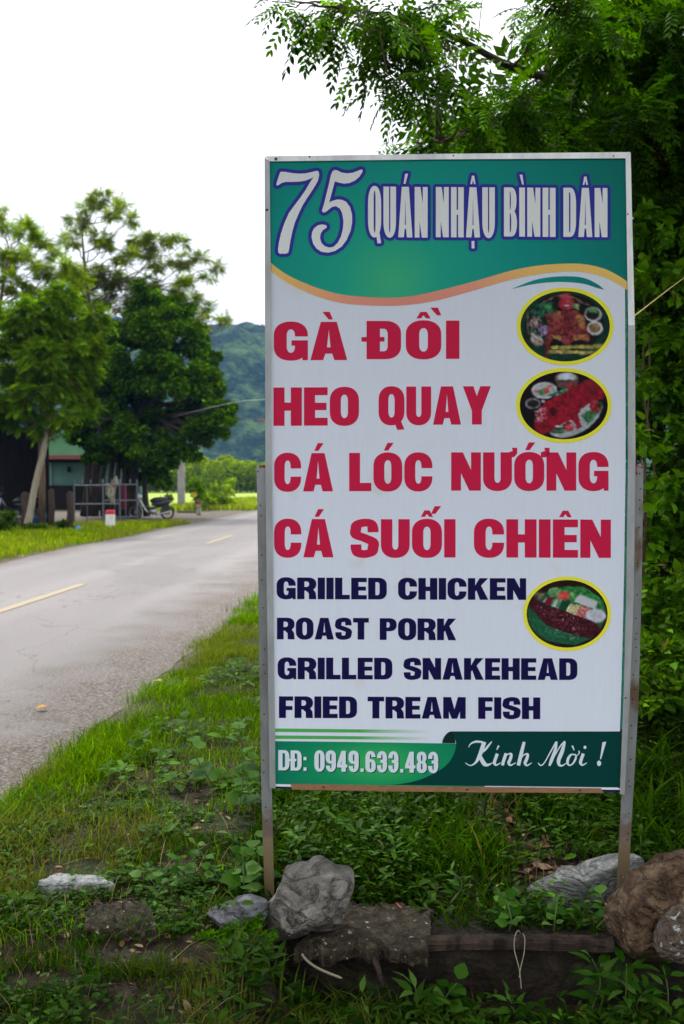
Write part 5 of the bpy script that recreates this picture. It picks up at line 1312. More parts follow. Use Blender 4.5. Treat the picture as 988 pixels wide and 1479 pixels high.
def motorbike(label, body):
    root = thing('motorbike', label, 'motorbike', (0, 0, 0), group='parked motorbikes')
    for x in (-.62, .60):
        wl = MB().add(*torus((x, 0, .27), .235, .038)).build('wheel', M_tyre, root, smooth=True)
        MB().add(*torus((x, 0, .27), .20, .016)).build('rim', M_chrome, wl, smooth=True)
        sp_ = MB()
        for k_ in range(10): a = 2 * PI * k_ / 10; sp_.tube([(x, 0, .27), (x + .2 * math.cos(a), 0, .27 + .2 * math.sin(a))], .004, 4, cap=False)
        sp_.tube([(x, -.05, .27), (x, .05, .27)], .035, 8); o = sp_.build('spoke', M_chrome, wl); o['kind'] = 'stuff'
    for y in (-.07, .07): MB().tube([(-.62, y, .27), (-.52, y, .55), (-.44, y, .82)], [.02, .024, .02], 6).build('fork', M_chrome, root)
    MB().tube([(-.44, 0, .82), (-.30, 0, .52), (0, 0, .42), (.30, 0, .52), (.62, 0, .66)], [.045, .05, .06, .05, .03], 8).build('frame', M_bbody, root, smooth=True)
    mb = MB()
    for s_ in (-1, 1):
        v = [(-.50, .05 * s_, .80), (-.40, .19 * s_, .74), (-.24, .20 * s_, .38), (-.14, .17 * s_, .28), (-.20, .06 * s_, .34), (-.36, .06 * s_, .62)]
        v2 = [(a + .03, b, c - .0) for a, b, c in v]; mb.add(v + v2, [(0, 1, 2, 5), (5, 2, 3, 4), (11, 8, 7, 6), (10, 9, 8, 11), (0, 6, 7, 1), (1, 7, 8, 2), (2, 8, 9, 3)])
    mb.build('leg_shield', body, root, smooth=True)
    MB().tube([(-.56, 0, .86), (-.46, 0, .90), (-.36, 0, .88)], [.07, .10, .05], 10).build('headlight_cowl', body, root, smooth=True)
    MB().tube([(-.40, -.30, 1.0), (-.42, -.16, .97), (-.44, 0, .93), (-.42, .16, .97), (-.40, .30, 1.0)], .014, 6).build('handlebar', M_bbody, root)
    for s_ in (-1, 1):
        MB().tube([(-.42, .2 * s_, .96), (-.44, .26 * s_, 1.12)], .006, 5).build('mirror_stem', M_bbody, root)
        MB().tube([(-.45, .26 * s_, 1.15), (-.43, .26 * s_, 1.15)], [.05, .045], 10).build('mirror', M_bbody, root)
    MB().tube([(-.06, 0, .70), (.10, 0, .735), (.35, 0, .745), (.60, 0, .77)], [.05, .11, .12, .07], 10).build('seat', M_bseat, root, smooth=True)
    mb = MB(); mb.tube([(0, 0, .60), (.3, 0, .60), (.62, 0, .68), (.74, 0, .68)], [.06, .11, .10, .04], 10); mb.build('side_cover', M_bbody, root, smooth=True)
    MB().tube([(-.08, 0, .30), (.06, 0, .30), (.20, 0, .30)], [.09, .12, .08], 10).build('engine', M_chrome, root, smooth=True)
    MB().tube([(-.02, -.12, .22), (.25, -.14, .20), (.70, -.15, .30)], [.02, .03, .042], 8).build('exhaust', M_chrome, root, smooth=True)
    MB().tube([(.45, 0, .84), (.62, 0, .85), (.80, 0, .86)], .018, 6).build('rack', M_chrome, root)
    MB().tube([(.74, 0, .72), (.80, 0, .70)], [.05, .04], 8).build('tail_light', M_rpaint, root)
    MB().add(*[(lambda q: q)(z) for z in ([(.36 + .27 * math.cos(a) * 1.0 + .24, y, .27 + .29 * math.sin(a)) for a in np.linspace(.2, 2.4, 8) for y in (-.05, .05)], [(2 * i_, 2 * i_ + 1, 2 * i_ + 3, 2 * i_ + 2) for i_ in range(7)])]).build('mudguard', M_bbody, root)
    MB().tube([(.05, -.05, .25), (.12, -.18, .02)], .012, 5).build('side_stand', M_chrome, root)
    return root
mbk = motorbike('white-fronted motorbike parked on bare ground beside the gate', M_wbody)
p = at(219, 752, 38.3); mbk.location = (p.x, p.y, .03); mbk.rotation_euler = (0, 0, .12)
mb2 = motorbike('dark motorbike standing in the gloom of the open shed', M_bbody); p = at(22, 735, 32.5); mb2.location = (p.x, p.y, .13); mb2.rotation_euler = (0, 0, .5)
# ------------------------------------------------------------------ the tree that overhangs from the right, behind and above the sign
FRN = frond_template(6, .21, .46, .28, True)
def cl_near(lst, Y, k, yj=.5):
    o = []
    for row in lst:
        px, py, r = row[:3]; yy = Y + float(rng.uniform(-yj, yj)) + (row[3] if len(row) > 3 else 0); R_ = r * PXM(yy)
        o.append((tuple(at(px, py, yy)), (R_, R_ * 1.6, R_ * .8), max(3, int(NK * k * r * r / 1000)), 4 if r < 30 else 8))
    return o
NK = 2.7
near = cl_near([(392, 2, 12), (408, 6, 14), (430, 14, 18), (452, 30, 18), (470, 14, 22), (490, 48, 22), (505, 20, 26), (468, 50, 10), (530, 40, 30), (560, 18, 32), (566, 62, 30), (520, 84, 16), (545, 100, 20), (592, 46, 34), (600, 92, 30), (578, 122, 22), (545, 128, 10), (552, 145, 9), (622, 26, 30), (636, 66, 26), (645, 105, 24), (612, 132, 20), (636, 143, 12), (660, 100, 14), (585, 148, 10), (650, 0, 16)], 5.6, 13)
near += cl_near([(572, 208, 9), (592, 200, 12), (612, 204, 18), (640, 206, 22), (655, 188, 20), (682, 196, 28), (700, 170, 26), (715, 205, 32), (738, 180, 32), (745, 145, 26), (722, 122, 16), (770, 165, 34), (765, 205, 34), (800, 185, 40), (800, 215, 40), (690, 150, 10)], 5.9, 16)
near += cl_near([(762, 12, 18), (790, 30, 34), (760, 66, 12), (790, 78, 28), (775, 115, 24), (815, 110, 38), (840, 20, 46), (850, 75, 48), (900, 30, 55), (950, 70, 60), (900, 110, 55), (960, 140, 60), (850, 150, 50), (1000, 20, 60), (1010, 110, 60), (900, 180, 55), (950, 200, 55), (845, 205, 40), (905, 215, 40)], 6.4, 17, 1.0)
big = [((x, y, z), (rx, ry, rz_), n, 12) for x, y, z, rx, ry, rz_, n in ((2.6, 7.2, 4.6, 1.3, 1.2, .8, 420), (2.2, 8.4, 3.4, 1.5, 1.2, .9, 480), (1.2, 8.4, 4.0, .9, 1.2, .6, 260), (3.2, 5.2, 4.4, 1.4, 1.4, .8, 300), (2.2, 3.2, 4.5, 1.5, 1.3, .6, 320), (.9, 2.2, 4.4, 1.3, 1.2, .5, 300),
(3.2, 1.2, 3.6, 1.3, 1.6, 1.0, 500), (-.9, 1.2, 4.3, 1.2, 1.3, .5, 420), (.2, 2.0, 5.0, 1.6, 1.4, .5, 500), (1.8, 1.9, 5.2, 1.6, 1.4, .5, 500), (2.4, 3.6, 5.2, 1.5, 1.4, .6, 450))]  # clumps above the view are added to shade the foreground
big += [((x, y, z), (1.5, 1.4, .6), 800, 12) for x, y, z in ((-1.8, 2.6, 4.6), (-2.6, 1.0, 4.8), (-3.8, 3.0, 5.6), (-2.8, 4.6, 5.9), (-5.2, 4.4, 6.6), (-1.0, 4.4, 5.2))]  # unseen clumps over the near road, added to shade it
big = [(a, b, int(n * 1.3), 16) for a, b, n, _ in big]
near += cl_near([(730, 150, 40), (780, 190, 45), (840, 190, 50), (900, 190, 60), (960, 190, 60), (880, 120, 50), (950, 90, 60), (830, 130, 40), (900, 40, 50), (990, 60, 60), (1000, 180, 60), (700, 205, 30)], 7.6, 12, .4)
BOUGH = [Vector(p) for q in (((930, 180, 7.0), (850, 130, 6.3), (758, 103, 6.0), (715, 85, 5.9), (670, 60, 5.8), (610, 35, 5.7), (560, 22, 5.6), (500, 12, 5.5)), ((880, 200, 6.8), (800, 195, 6.2), (720, 180, 6.0), (640, 205, 5.9)), ((900, 90, 6.8), (850, 60, 6.6), (800, 30, 6.4)), ((930, 180, 7.), (980, 120, 6.6), (1000, 60, 6.5)), ((850, 130, 6.3), (800, 120, 6.2), (760, 150, 6.))) for p in smooth_pts([tuple(at(*z)) for z in q], 3)]
tp_ = [at(1030, 700, 7.2), at(1020, 480, 7.2), at(1000, 310, 7.2), at(955, 235, 7.1), at(930, 180, 7.0), at(900, 90, 6.8), at(880, 10, 6.6)]
b0 = at(1035, 1000, 7.2); b0.z = float(height(b0.x, b0.y)) - .1
over = tree('overhanging_tree', 'large tree on the right whose leafy branches hang above the top of the sign', 'tree', b0, [b0] + tp_, [.17, .15, .13, .11, .09, .08, .06, .04], near, FRN, .215, (.013, .058, .001), (.085, .205, .003), M_bark_brown, M_leaf, limb_r=.008, attach=.5, spine=BOUGH, fine=False, up=.7, droop=.22, var=.48, yel=.006)
FRC = frond_template(5, .30, .5, .2, False)
crown_mesh('upper_shade_crown', over, big, FRC, .42, (.010, .045, .001), (.040, .11, .003), M_leaf, droop=.2, up=.7, var=.3)  # visible upper foliage plus the unseen clumps added for shade
lmb = MB(); tpb = smooth_pts([tuple(p) for p in (at(930, 180, 7.0), at(850, 130, 6.3), at(758, 103, 6.0), at(715, 85, 5.9), at(670, 60, 5.8), at(610, 35, 5.7), at(560, 22, 5.6), at(500, 12, 5.5))], 3)
lmb.tube(tpb, list(np.linspace(.032, .006, len(tpb))), 7); lmb.build('main_bough', M_bark_dark, over, smooth=True)
lmb = MB(); tpb = smooth_pts([tuple(p) for p in (at(880, 200, 6.8), at(800, 195, 6.2), at(720, 180, 6.0), at(640, 205, 5.9))], 3)
lmb.tube(tpb, list(np.linspace(.03, .006, len(tpb))), 6); lmb.build('lower_bough', M_bark_brown, over, smooth=True)
for pts in (((697, -5), (692, 40), (690, 70)), ((745, 20), (740, 60), (736, 84)), ((678, 110), (680, 140), (676, 176))):
    mb = MB(); mb.tube([at(x, y, 5.95) for x, y in pts], .003, 4); mb.build('hanging_vine', M_bark_brown, over)
# climbing vines and shrubs that wall off the right side
M_vine = leaf_mat('vine_leaf', .42, .35)
def thicket(label, name, specs, tm, size, ca, cb, wd=.7, **kw):
    b = Vector(specs[0][0]); b.z = float(height(b.x, b.y)) - .05
    r_ = thing(name, label, 'shrub' if name != 'climbing_vine' else 'vine', b)
    mb = MB()
    for (c, r, n, sub) in specs[::3]: limb(mb, (c[0] + .1, c[1] + .35, b.z), c, .009, .004, 6, .04, 5)
    mb.build('stem', M_bark_brown, r_)['kind'] = 'stuff'
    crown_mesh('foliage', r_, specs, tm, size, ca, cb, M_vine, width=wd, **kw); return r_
sp = []
for py in range(250, 940, 62):
    for px in (935, 1000, 1075): sp.append((tuple(at(px + rng.uniform(-10, 10), py, 6.3 + rng.uniform(-.2, .4))), (.30, .45, .24), 900, 14))
thicket('tall curtain of dark green climbing leaves rising to the right of the sign', 'climbing_vine', sp, T_HEX, .05, (.012, .045, .001), (.060, .15, .003), .62, droop=.35, var=.35)  # greens lowered to hold the deep shade of the interior
sp = []
for py in range(330, 1000, 75):
    for px in (925, 985, 1050): sp.append((tuple(at(px + rng.uniform(-15, 15), py, 5.7 + rng.uniform(-.2, .2))), (.22, .2, .16), 95, 8))
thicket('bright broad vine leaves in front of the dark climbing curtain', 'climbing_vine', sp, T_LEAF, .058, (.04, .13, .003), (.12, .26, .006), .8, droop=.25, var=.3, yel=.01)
sp = [(tuple(at(px, py, Y)), (.26, .3, .16), n, 8) for px, py, Y, n in ((925, 900, 5.3, 260), (985, 890, 5.2, 300), (940, 960, 5.0, 260), (1010, 950, 5.0, 300), (920, 1000, 4.9, 160), (975, 1010, 4.8, 160), (1060, 930, 5.2, 240), (990, 840, 5.3, 260), (1040, 830, 5.4, 220))]
thicket('leafy mid-green shrub right of the lower half of the sign', 'undergrowth_shrub', sp, T_LEAF, .055, (.03, .095, .002), (.105, .22, .006), .55, droop=.15, var=.32, yel=.02)
sp = [((x, y, z), (.8, .7, .5), 700, 10) for x, y, z in ((1.3, 7.6, .9), (1.2, 8.0, 2.0), (2.8, 7.4, .8), (2.6, 7.8, 2.0), (.3, 9.2, .8), (3.4, 6.2, 1.0), (3.6, 6.4, 2.4), (2.0, 8.6, 2.9), (3.2, 4.6, 1.4))]
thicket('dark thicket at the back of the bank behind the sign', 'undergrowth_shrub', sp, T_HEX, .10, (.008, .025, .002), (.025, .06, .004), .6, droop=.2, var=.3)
M_cord = mat('yellow_straw_cord', (.55, .40, .10, 1), .6)
mb = MB(); mb.tube(smooth_pts([tuple(on_sign(913, 459, -.01)), tuple(at(945, 434, 3.9)), tuple(at(975, 411, 4.5)), tuple(at(1020, 378, 5.4))], 5), .0022, 6)
o = mb.build('yellow_cord', M_cord, origin=tuple(on_sign(913, 459, -.01))); tag(o, 'thin yellow cord tied from the right edge of the sign up into the tree', 'cord')

# ------------------------------------------------------------------ stones, slabs, beam and ledge in front of the sign
def rockmat(name, a, b, c, sc=9, streak=None, speck=None, bstr=.7, crack=False):
    m = mat(name, a, .85, 0, .3); noise_col(m, [(.28, a), (.5, b), (.74, c)], sc, 10, mapping=streak, rough=.68, dist=.6)
    if speck: f = noise_fac(m, 48, speck[1], speck[1] + .03, 3); mixcol(m, f, speck[0])
    if crack:
        t, n, l, b = nodes(m); c_ = n.new('ShaderNodeTexCoord'); x = n.new('ShaderNodeTexNoise'); x.inputs['Scale'].default_value = 6.5; x.inputs['Detail'].default_value = 7; x.inputs['Distortion'].default_value = 1.1
        mq = n.new('ShaderNodeMapping'); mq.inputs['Scale'].default_value = (1, 1, 1.7); mq.inputs['Rotation'].default_value = (.2, .6, .1); l.new(c_.outputs['Object'], mq.inputs[0]); l.new(mq.outputs[0], x.inputs['Vector'])
        q = n.new('ShaderNodeMath'); q.operation = 'SUBTRACT'; l.new(x.outputs[0], q.inputs[0]); q.inputs[1].default_value = .5
        q2 = n.new('ShaderNodeMath'); q2.operation = 'ABSOLUTE'; l.new(q.outputs[0], q2.inputs[0])
        r2 = n.new('ShaderNodeMapRange'); r2.inputs[1].default_value = 0; r2.inputs[2].default_value = .016; r2.inputs[3].default_value = .6; r2.inputs[4].default_value = 0; l.new(q2.outputs[0], r2.inputs[0])
        mixcol(m, r2.outputs[0], tuple(v * .8 for v in a[:3]) + (1,))
        r3 = n.new('ShaderNodeMapRange'); r3.inputs[1].default_value = 0; r3.inputs[2].default_value = .05; l.new(q2.outputs[0], r3.inputs[0])
        bq = n.new('ShaderNodeBump'); bq.inputs['Strength'].default_value = 1; bq.inputs['Distance'].default_value = .012; l.new(r3.outputs[0], bq.inputs['Height']); l.new(bq.outputs[0], b.inputs['Normal'])
    bump(m, sc * 1.2, bstr, .06, 12, streak); bump(m, sc * 5, .9, .015, 8, streak); return m
M_limestone = rockmat('grey_limestone', (.05, .042, .036, 1), (.17, .155, .135, 1), (.42, .40, .36, 1), 8, bstr=1.0, crack=True)
M_slate = rockmat('streaky_slate', (.06, .06, .06, 1), (.17, .175, .17, 1), (.42, .43, .42, 1), 7, (1, 1, 5), crack=True)
M_bluestone = rockmat('blue_grey_stone', (.05, .05, .055, 1), (.14, .145, .155, 1), (.34, .35, .37, 1), 9, (1, 1, 2.5), crack=True)
M_palestone = rockmat('pale_flat_stone', (.16, .16, .15, 1), (.33, .34, .34, 1), (.50, .51, .52, 1), 8, (1, 1, 2))
M_laterite = rockmat('brown_laterite', (.025, .015, .009, 1), (.12, .07, .04, 1), (.38, .27, .17, 1), 13, None, ((.38, .36, .34, 1), .72), 1.0, True)
M_pebbly = rockmat('pebbly_concrete', (.012, .009, .005, 1), (.045, .034, .020, 1), (.15, .12, .08, 1), 24, None, ((.42, .40, .36, 1), .68), .9)
M_conglo = rockmat('white_pebble_conglomerate', (.035, .024, .016, 1), (.13, .095, .07, 1), (.32, .29, .26, 1), 14, None, ((.5, .5, .49, 1), .615), 1.0)
def rock(name, label, outline, Y, depth, m, seed, amp=.10, sub=5, boxy=.62, tilt=0, cat='stone', facets=9):
    """closed stone: silhouette follows a traced outline, thickness is real; flattened by random planes"""
    O = [at(x, y, Y) for x, y in outline]; ox = np.array([p.x for p in O]); oz = np.array([p.z for p in O])
    cx, cz = (ox.min() + ox.max()) / 2, (oz.min() + oz.max()) / 2
    ang = np.arctan2(oz - cz, ox - cx); rad = np.hypot(ox - cx, oz - cz); k = np.argsort(ang); ang, rad = ang[k], rad[k]
    ang = np.concatenate([ang - 2 * PI, ang, ang + 2 * PI]); rad = np.concatenate([rad] * 3)
    bm = bmesh.new(); bmesh.ops.create_icosphere(bm, subdivisions=sub, radius=1); C_ = np.array([tuple(v.co) for v in bm.verts])
    th = np.arctan2(C_[:, 2], C_[:, 0]); rho = np.hypot(C_[:, 0], C_[:, 2]); R_ = np.interp(th, ang, rad)
    rp = np.clip(rho, 0, 1) ** boxy; yy = np.sign(C_[:, 1]) * np.abs(C_[:, 1]) ** .75
    P_ = np.stack([rp * R_ * np.cos(th), yy * depth / 2, rp * R_ * np.sin(th)], -1)
    sc_ = rad.mean(); rg = np.random.default_rng(seed)
    for _ in range(facets):                                   # cleave flat faces
        n = unit(rg.normal(size=3)); n[1] = -abs(n[1]) - .35; n = n / np.linalg.norm(n); d = P_ @ n; lim = d.max() * rg.uniform(.62, .86)
        ex = np.maximum(d - lim, 0); P_ = P_ - n * (ex * .88)[:, None]
    def n3(p, s): return vnoise(p[:, 0] * s + seed, p[:, 2] * s + p[:, 1] * s * .7, seed) + vnoise(p[:, 1] * s + 7, p[:, 2] * s * 1.3 + p[:, 0] * s * .4, seed + 2) - 1
    nn = unit(P_); q = P_ / sc_
    disp = amp * sc_ * (.7 * n3(q, 2.0) + .55 * (1 - 2 * np.abs(n3(q, 3.2))) + .34 * (1 - 2 * np.abs(n3(q, 7))) + .22 * n3(q, 13) + .14 * n3(q, 26))
    edge = 1 - .75 * np.clip(rho, 0, 1) ** 3
    P_ = P_ + nn * (disp * edge)[:, None]
    for v, p in zip(bm.verts, P_): v.co = p
    me = bpy.data.meshes.new(name); bm.to_mesh(me); bm.free(); me.materials.append(m)
    me.polygons.foreach_set('use_smooth', np.ones(len(me.polygons), bool))
    o = bpy.data.objects.new(name, me); COL.objects.link(o); o.location = (cx, Y, cz); tag(o, label, cat); return o
c36 = lambda p: [(280 + a * .3644, 1230 + b * .3644) for a, b in p]
rock('boulder', 'large angular grey limestone boulder leaning against the left sign post', c36([(242, 340), (262, 300), (285, 240), (322, 190), (345, 130), (358, 85), (400, 70), (455, 60), (470, 42), (500, 36), (530, 45), (565, 75), (625, 82), (636, 100), (628, 150), (600, 215), (585, 265), (572, 300), (545, 318), (500, 315), (465, 295), (440, 320), (400, 350), (350, 360), (300, 352), (262, 350)]), 3.16, .22, M_limestone, 4, .11, 5, .55, facets=7)
rock('stone', 'small blue-grey stone lying left of the limestone boulder', c36([(38, 255), (60, 245), (100, 235), (150, 215), (190, 192), (250, 190), (290, 205), (295, 240), (250, 290), (190, 330), (130, 337), (100, 320), (60, 290)]), 3.15, .15, M_bluestone, 9, .16, 4)
rock('stone', 'streaky grey slate slab lying beside the foot of the right sign post', [(748, 1312), (752, 1296), (775, 1284), (800, 1274), (840, 1262), (868, 1248), (890, 1240), (930, 1240), (935, 1262), (915, 1290), (880, 1310), (850, 1328), (800, 1330), (765, 1325)], 3.45, .20, M_slate, 21, .045, 4, .5, facets=12)
rock('boulder', 'big rough brown laterite boulder at the right edge by the sign post', [(872, 1378), (872, 1348), (878, 1322), (894, 1303), (905, 1290), (912, 1270), (926, 1262), (940, 1254), (948, 1242), (975, 1237), (1010, 1244), (1050, 1270), (1070, 1330), (1060, 1390), (990, 1388), (920, 1385), (880, 1384)], 3.08, .18, M_laterite, 27, .15, 5, .40, facets=14)
rock('stone', 'white pebbly conglomerate lump stuck against the brown boulder at the right edge', [(946, 1372), (950, 1345), (962, 1322), (980, 1310), (1004, 1308), (1025, 1330), (1030, 1375), (1000, 1386), (965, 1384)], 2.96, .08, M_conglo, 31, .14, 4, facets=3)
def slab_thing(name, label, top, thick, m, seed, cat, amp=.024, nx2=44, ny2=18):
    """thick plate: four world corners of the top face, ragged edges, rough top"""
    A, B, C2, D = [np.array(tuple(p)) for p in top]      # back-left, back-right, front-right, front-left
    us_, vs_ = np.meshgrid(np.linspace(0, 1, nx2), np.linspace(0, 1, ny2)); u, v = us_.ravel()[:, None], vs_.ravel()[:, None]
    u2 = u + .03 * (fbm(v[:, 0] * 7, v[:, 0] * 0 + 3, seed) - .5)[:, None] * 3 * (2 * np.abs(u - .5)) ** 2 * np.sign(u - .5); v2 = v + .11 * (fbm(u[:, 0] * 9, u[:, 0] * 0 + 5, seed + 1) - .5)[:, None] * 2 * (2 * np.abs(v - .5)) ** 2
    P_ = (A * (1 - u2) + B * u2) * (1 - v2) + (D * (1 - u2) + C2 * u2) * v2
    P_[:, 2] += amp * (fbm(u[:, 0] * 20, v[:, 0] * 10, seed, 5) - .5) - .01 * ((2 * np.abs(v[:, 0] - .5)) ** 6)
    bot = P_.copy(); bot[:, 2] -= thick * (.8 + .4 * vnoise(u[:, 0] * 12, v[:, 0] * 5, seed)); bot[:, :2] += .006 * rng.normal(size=(len(bot), 2))
    k = nx2; n = len(P_); F_ = []
    for j_ in range(ny2 - 1):
        for i_ in range(nx2 - 1):
            a = j_ * k + i_; F_.append((a, a + k, a + k + 1, a + 1)); F_.append((n + a, n + a + 1, n + a + k + 1, n + a + k))
    ring_ = [i_ for i_ in range(k)] + [j_ * k + k - 1 for j_ in range(1, ny2)] + [(ny2 - 1) * k + i_ for i_ in range(k - 2, -1, -1)] + [j_ * k for j_ in range(ny2 - 2, 0, -1)]
    for a, b in zip(ring_, ring_[1:] + ring_[:1]): F_.append((a, b, n + b, n + a))
    mb = MB(); mb.add(np.concatenate([P_, bot]), F_); o = mb.build(name, m, origin=tuple(A), smooth=False); tag(o, label, cat); return o
sl = slab_thing('concrete_slab', 'broken slab of pebbly brown concrete lying between the boulder and the timber beam', [atz(492, 1297, .062), atz(626, 1305, .062), atz(614, 1366, .055), atz(430, 1362, .055)], .045, M_pebbly, 3, 'slab')
slab_thing('concrete_slab', 'low dark slab half sunk in the grass at lower left', [atz(140, 1366, .085), atz(250, 1372, .085), atz(268, 1432, .08), atz(150, 1440, .08)], .08, M_pebbly, 8, 'slab')
slab_thing('stone', 'pale flat stone set in the grass at the far left', [atz(88, 1259, .12), atz(138, 1262, .115), atz(166, 1277, .10), atz(54, 1273, .105)], .05, M_palestone, 12, 'stone', .009)
slab_thing('stone', 'brown pebbly lump of concrete below the pale flat stone', [atz(136, 1300, .125), atz(212, 1301, .125), atz(229, 1342, .115), atz(118, 1338, .115)], .11, M_pebbly, 15, 'stone')
M_beam = bark('weathered_beam', (.010, .007, .005, 1), (.075, .052, .040, 1)); bump(M_beam, 12, .9, .01, 6, (1, 14, 14))
# timber beam: rough squared section
mb = MB(); pts = [at(x, y, Y) for x, y, Y in ((600, 1363, 3.12), (680, 1361, 3.12), (760, 1361, 3.12), (830, 1362, 3.12), (885, 1364, 3.12))]
vs = []; fs = []; n = 12; P5 = smooth_pts([tuple(p) for p in pts], 8)
for i_, p in enumerate(P5):
    for k_ in range(n):
        a = 2 * PI * k_ / n + .3; c, s_ = math.cos(a), math.sin(a); r = .0225 / max(abs(c), abs(s_)) ** .3 * (1 + .22 * (float(vnoise(np.array(i_ * .35), np.array(k_ * 1.7), 4)) - .5)) * (1 - .12 * (k_ % 3 == 0))
        vs.append((p[0], p[1] + r * c, p[2] + r * s_))
for i_ in range(len(P5) - 1):
    for k_ in range(n): fs.append((i_ * n + k_, i_ * n + (k_ + 1) % n, (i_ + 1) * n + (k_ + 1) % n, (i_ + 1) * n + k_))
fs.append(tuple(range(n - 1, -1, -1))); fs.append(tuple((len(P5) - 1) * n + k_ for k_ in range(n)))
mb.add(vs, fs); o = mb.build('timber_beam', M_beam, origin=tuple(pts[0])); tag(o, 'dark weathered timber beam lying along the top of the low ledge', 'beam')
# ledge: earth-stained old concrete, top at road level, its face dropping into the ditch
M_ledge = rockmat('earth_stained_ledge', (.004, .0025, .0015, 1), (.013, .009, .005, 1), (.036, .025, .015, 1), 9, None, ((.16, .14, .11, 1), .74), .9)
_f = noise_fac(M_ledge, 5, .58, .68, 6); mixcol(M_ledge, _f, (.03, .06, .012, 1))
xa, xb = at(385, 1400, 3.1).x, at(1010, 1400, 3.1).x
u, v = np.meshgrid(np.linspace(0, 1, 90), np.linspace(0, 1, 26)); prof_y = [3.32, 3.16, 3.13, 3.14, 3.15, 3.16]; prof_z = [.035, .030, .012, -.10, -.22, -.40]
vv = np.linspace(0, 1, 6)
YY2 = np.interp(v.ravel(), vv, prof_y) + .022 * (fbm(u.ravel() * 22, v.ravel() * 9, 77, 5) - .5) * 2; ZZ2 = np.interp(v.ravel(), vv, prof_z) + .012 * (fbm(u.ravel() * 30, v.ravel() * 12, 78) - .5)
Pl = np.stack([xa + (xb - xa) * u.ravel(), YY2, ZZ2], -1); bk2 = Pl.copy(); bk2[:, 1] = 3.42; bk2[:, 2] = np.minimum(bk2[:, 2], -.05)
F_ = []; k = 90
for j_ in range(25):
    for i_ in range(89): a = j_ * k + i_; F_.append((a, a + k, a + k + 1, a + 1))
n = len(Pl); F_ += [(i_, i_ + 1, n + i_ + 1, n + i_) for i_ in range(89)] + [(j_ * k, n + j_ * k, n + (j_ + 1) * k, (j_ + 1) * k) for j_ in range(25)] + [(j_ * k + 89, (j_ + 1) * k + 89, n + (j_ + 1) * k + 89, n + j_ * k + 89) for j_ in range(25)]
mb = MB(); mb.add(np.concatenate([Pl, bk2]), F_); o = mb.build('ledge', M_ledge, origin=(xa, 3.1, 0), smooth=True); tag(o, 'low dark earth-stained ledge carrying the slab and the timber beam', 'ledge')
# twine around the beam, loose straw, stick
M_twine = mat('pale_twine', (.30, .27, .19, 1), .8)
mb = MB(); mb.tube(smooth_pts([tuple(at(x, y, Y)) for x, y, Y in ((752, 1350, 3.14), (749, 1344, 3.11), (744, 1352, 3.085), (743, 1372, 3.075), (750, 1400, 3.06), (753, 1428, 3.05))], 5), .0016, 5)
o = mb.build('twine', M_twine, origin=tuple(at(750, 1350, 3.1))); tag(o, 'pale twine knotted round the beam and hanging down the ledge', 'twine')
mb = MB(); mb.tube(smooth_pts([tuple(at(x, y, Y)) for x, y, Y in ((755, 1348, 3.11), (758, 1356, 3.085), (757, 1376, 3.075), (752, 1398, 3.06), (750, 1412, 3.05))], 5), .0015, 5)
o = mb.build('twine', M_twine, origin=tuple(at(757, 1350, 3.1))); tag(o, 'second, shorter strand of twine looped over the beam', 'twine')
mb = MB(); mb.tube(smooth_pts([tuple(at(x, y, Y)) for x, y, Y in ((436, 1378, 3.06), (444, 1388, 3.05), (462, 1400, 3.04), (494, 1413, 3.02))], 5), [.004] * 15 + [.002], 6)
o = mb.build('dry_reed', M_twine, origin=tuple(at(440, 1380, 3.05))); tag(o, 'dry bent reed hanging below the big grey boulder', 'reed')
mb = MB(); mb.tube([at(538, 1376, 3.08), at(546, 1400, 3.05), at(553, 1424, 3.03)], [.012, .009, .005], 7, wob=.12)
o = mb.build('stick', M_beam, origin=tuple(at(540, 1380, 3.06))); tag(o, 'short brown stick poking down from under the broken slab', 'stick')
mb = MB(); L_ = rng
# ------------------------------------------------------------------ grass, ground cover, weeds
def blades(name, xy, h, wid, bend, tint, m=None, zoff=0.0):
    n = len(xy); z0 = height(xy[:, 0], xy[:, 1]) + zoff
    th = rng.random(n) * 2 * PI; hd = np.stack([np.cos(th), np.sin(th), np.zeros(n)], -1); sd_ = np.stack([-np.sin(th), np.cos(th), np.zeros(n)], -1)
    base = np.stack([xy[:, 0], xy[:, 1], z0 - .004], -1)
    V_ = np.zeros((n, 8, 3)); b = bend[:, None]
    for r, (u, w_) in enumerate(((0, .7), (.4, 1.0), (.75, .72), (1.0, .08))):
        p = base + hd * (h[:, None] * b * u * u) + np.array([0, 0, 1]) * (h * u)[:, None] * (1 - .35 * b * u)
        V_[:, 2 * r] = p - sd_ * (wid[:, None] * w_ / 2); V_[:, 2 * r + 1] = p + sd_ * (wid[:, None] * w_ / 2)
    k = (np.arange(n) * 8)[:, None]
    Q_ = np.concatenate([k + np.array([[0, 1, 3, 2]]), k + np.array([[2, 3, 5, 4]]), k + np.array([[4, 5, 7, 6]])], 0)
    T = np.repeat(np.clip(tint, .002, 1), 8, axis=0)
    tip = np.tile(np.array([.75, .75, 1, 1, 1.1, 1.1, 1.15, 1.15]), n)[:, None]
    o = fast_mesh(name, V_.reshape(-1, 3), Q_, m or M_grass, origin=(0, 0, 0), tint=np.clip(T, 0, 1).astype(np.float32)); tag(o, kind='stuff'); return o
def place(n, s0, s1, t0, t1, dens=None, xyf=None):
    """n candidate spots in road coordinates thinned by a density function"""
    s = rng.uniform(s0, s1, n); t = t0 + (t1 - t0) * rng.random(n)
    x, y = s * cP + t * sP, -s * sP + t * cP
    xy = np.stack([x, y], -1)
    if dens is not None: xy = xy[rng.random(n) < dens(x, y, s, t)]
    return xy
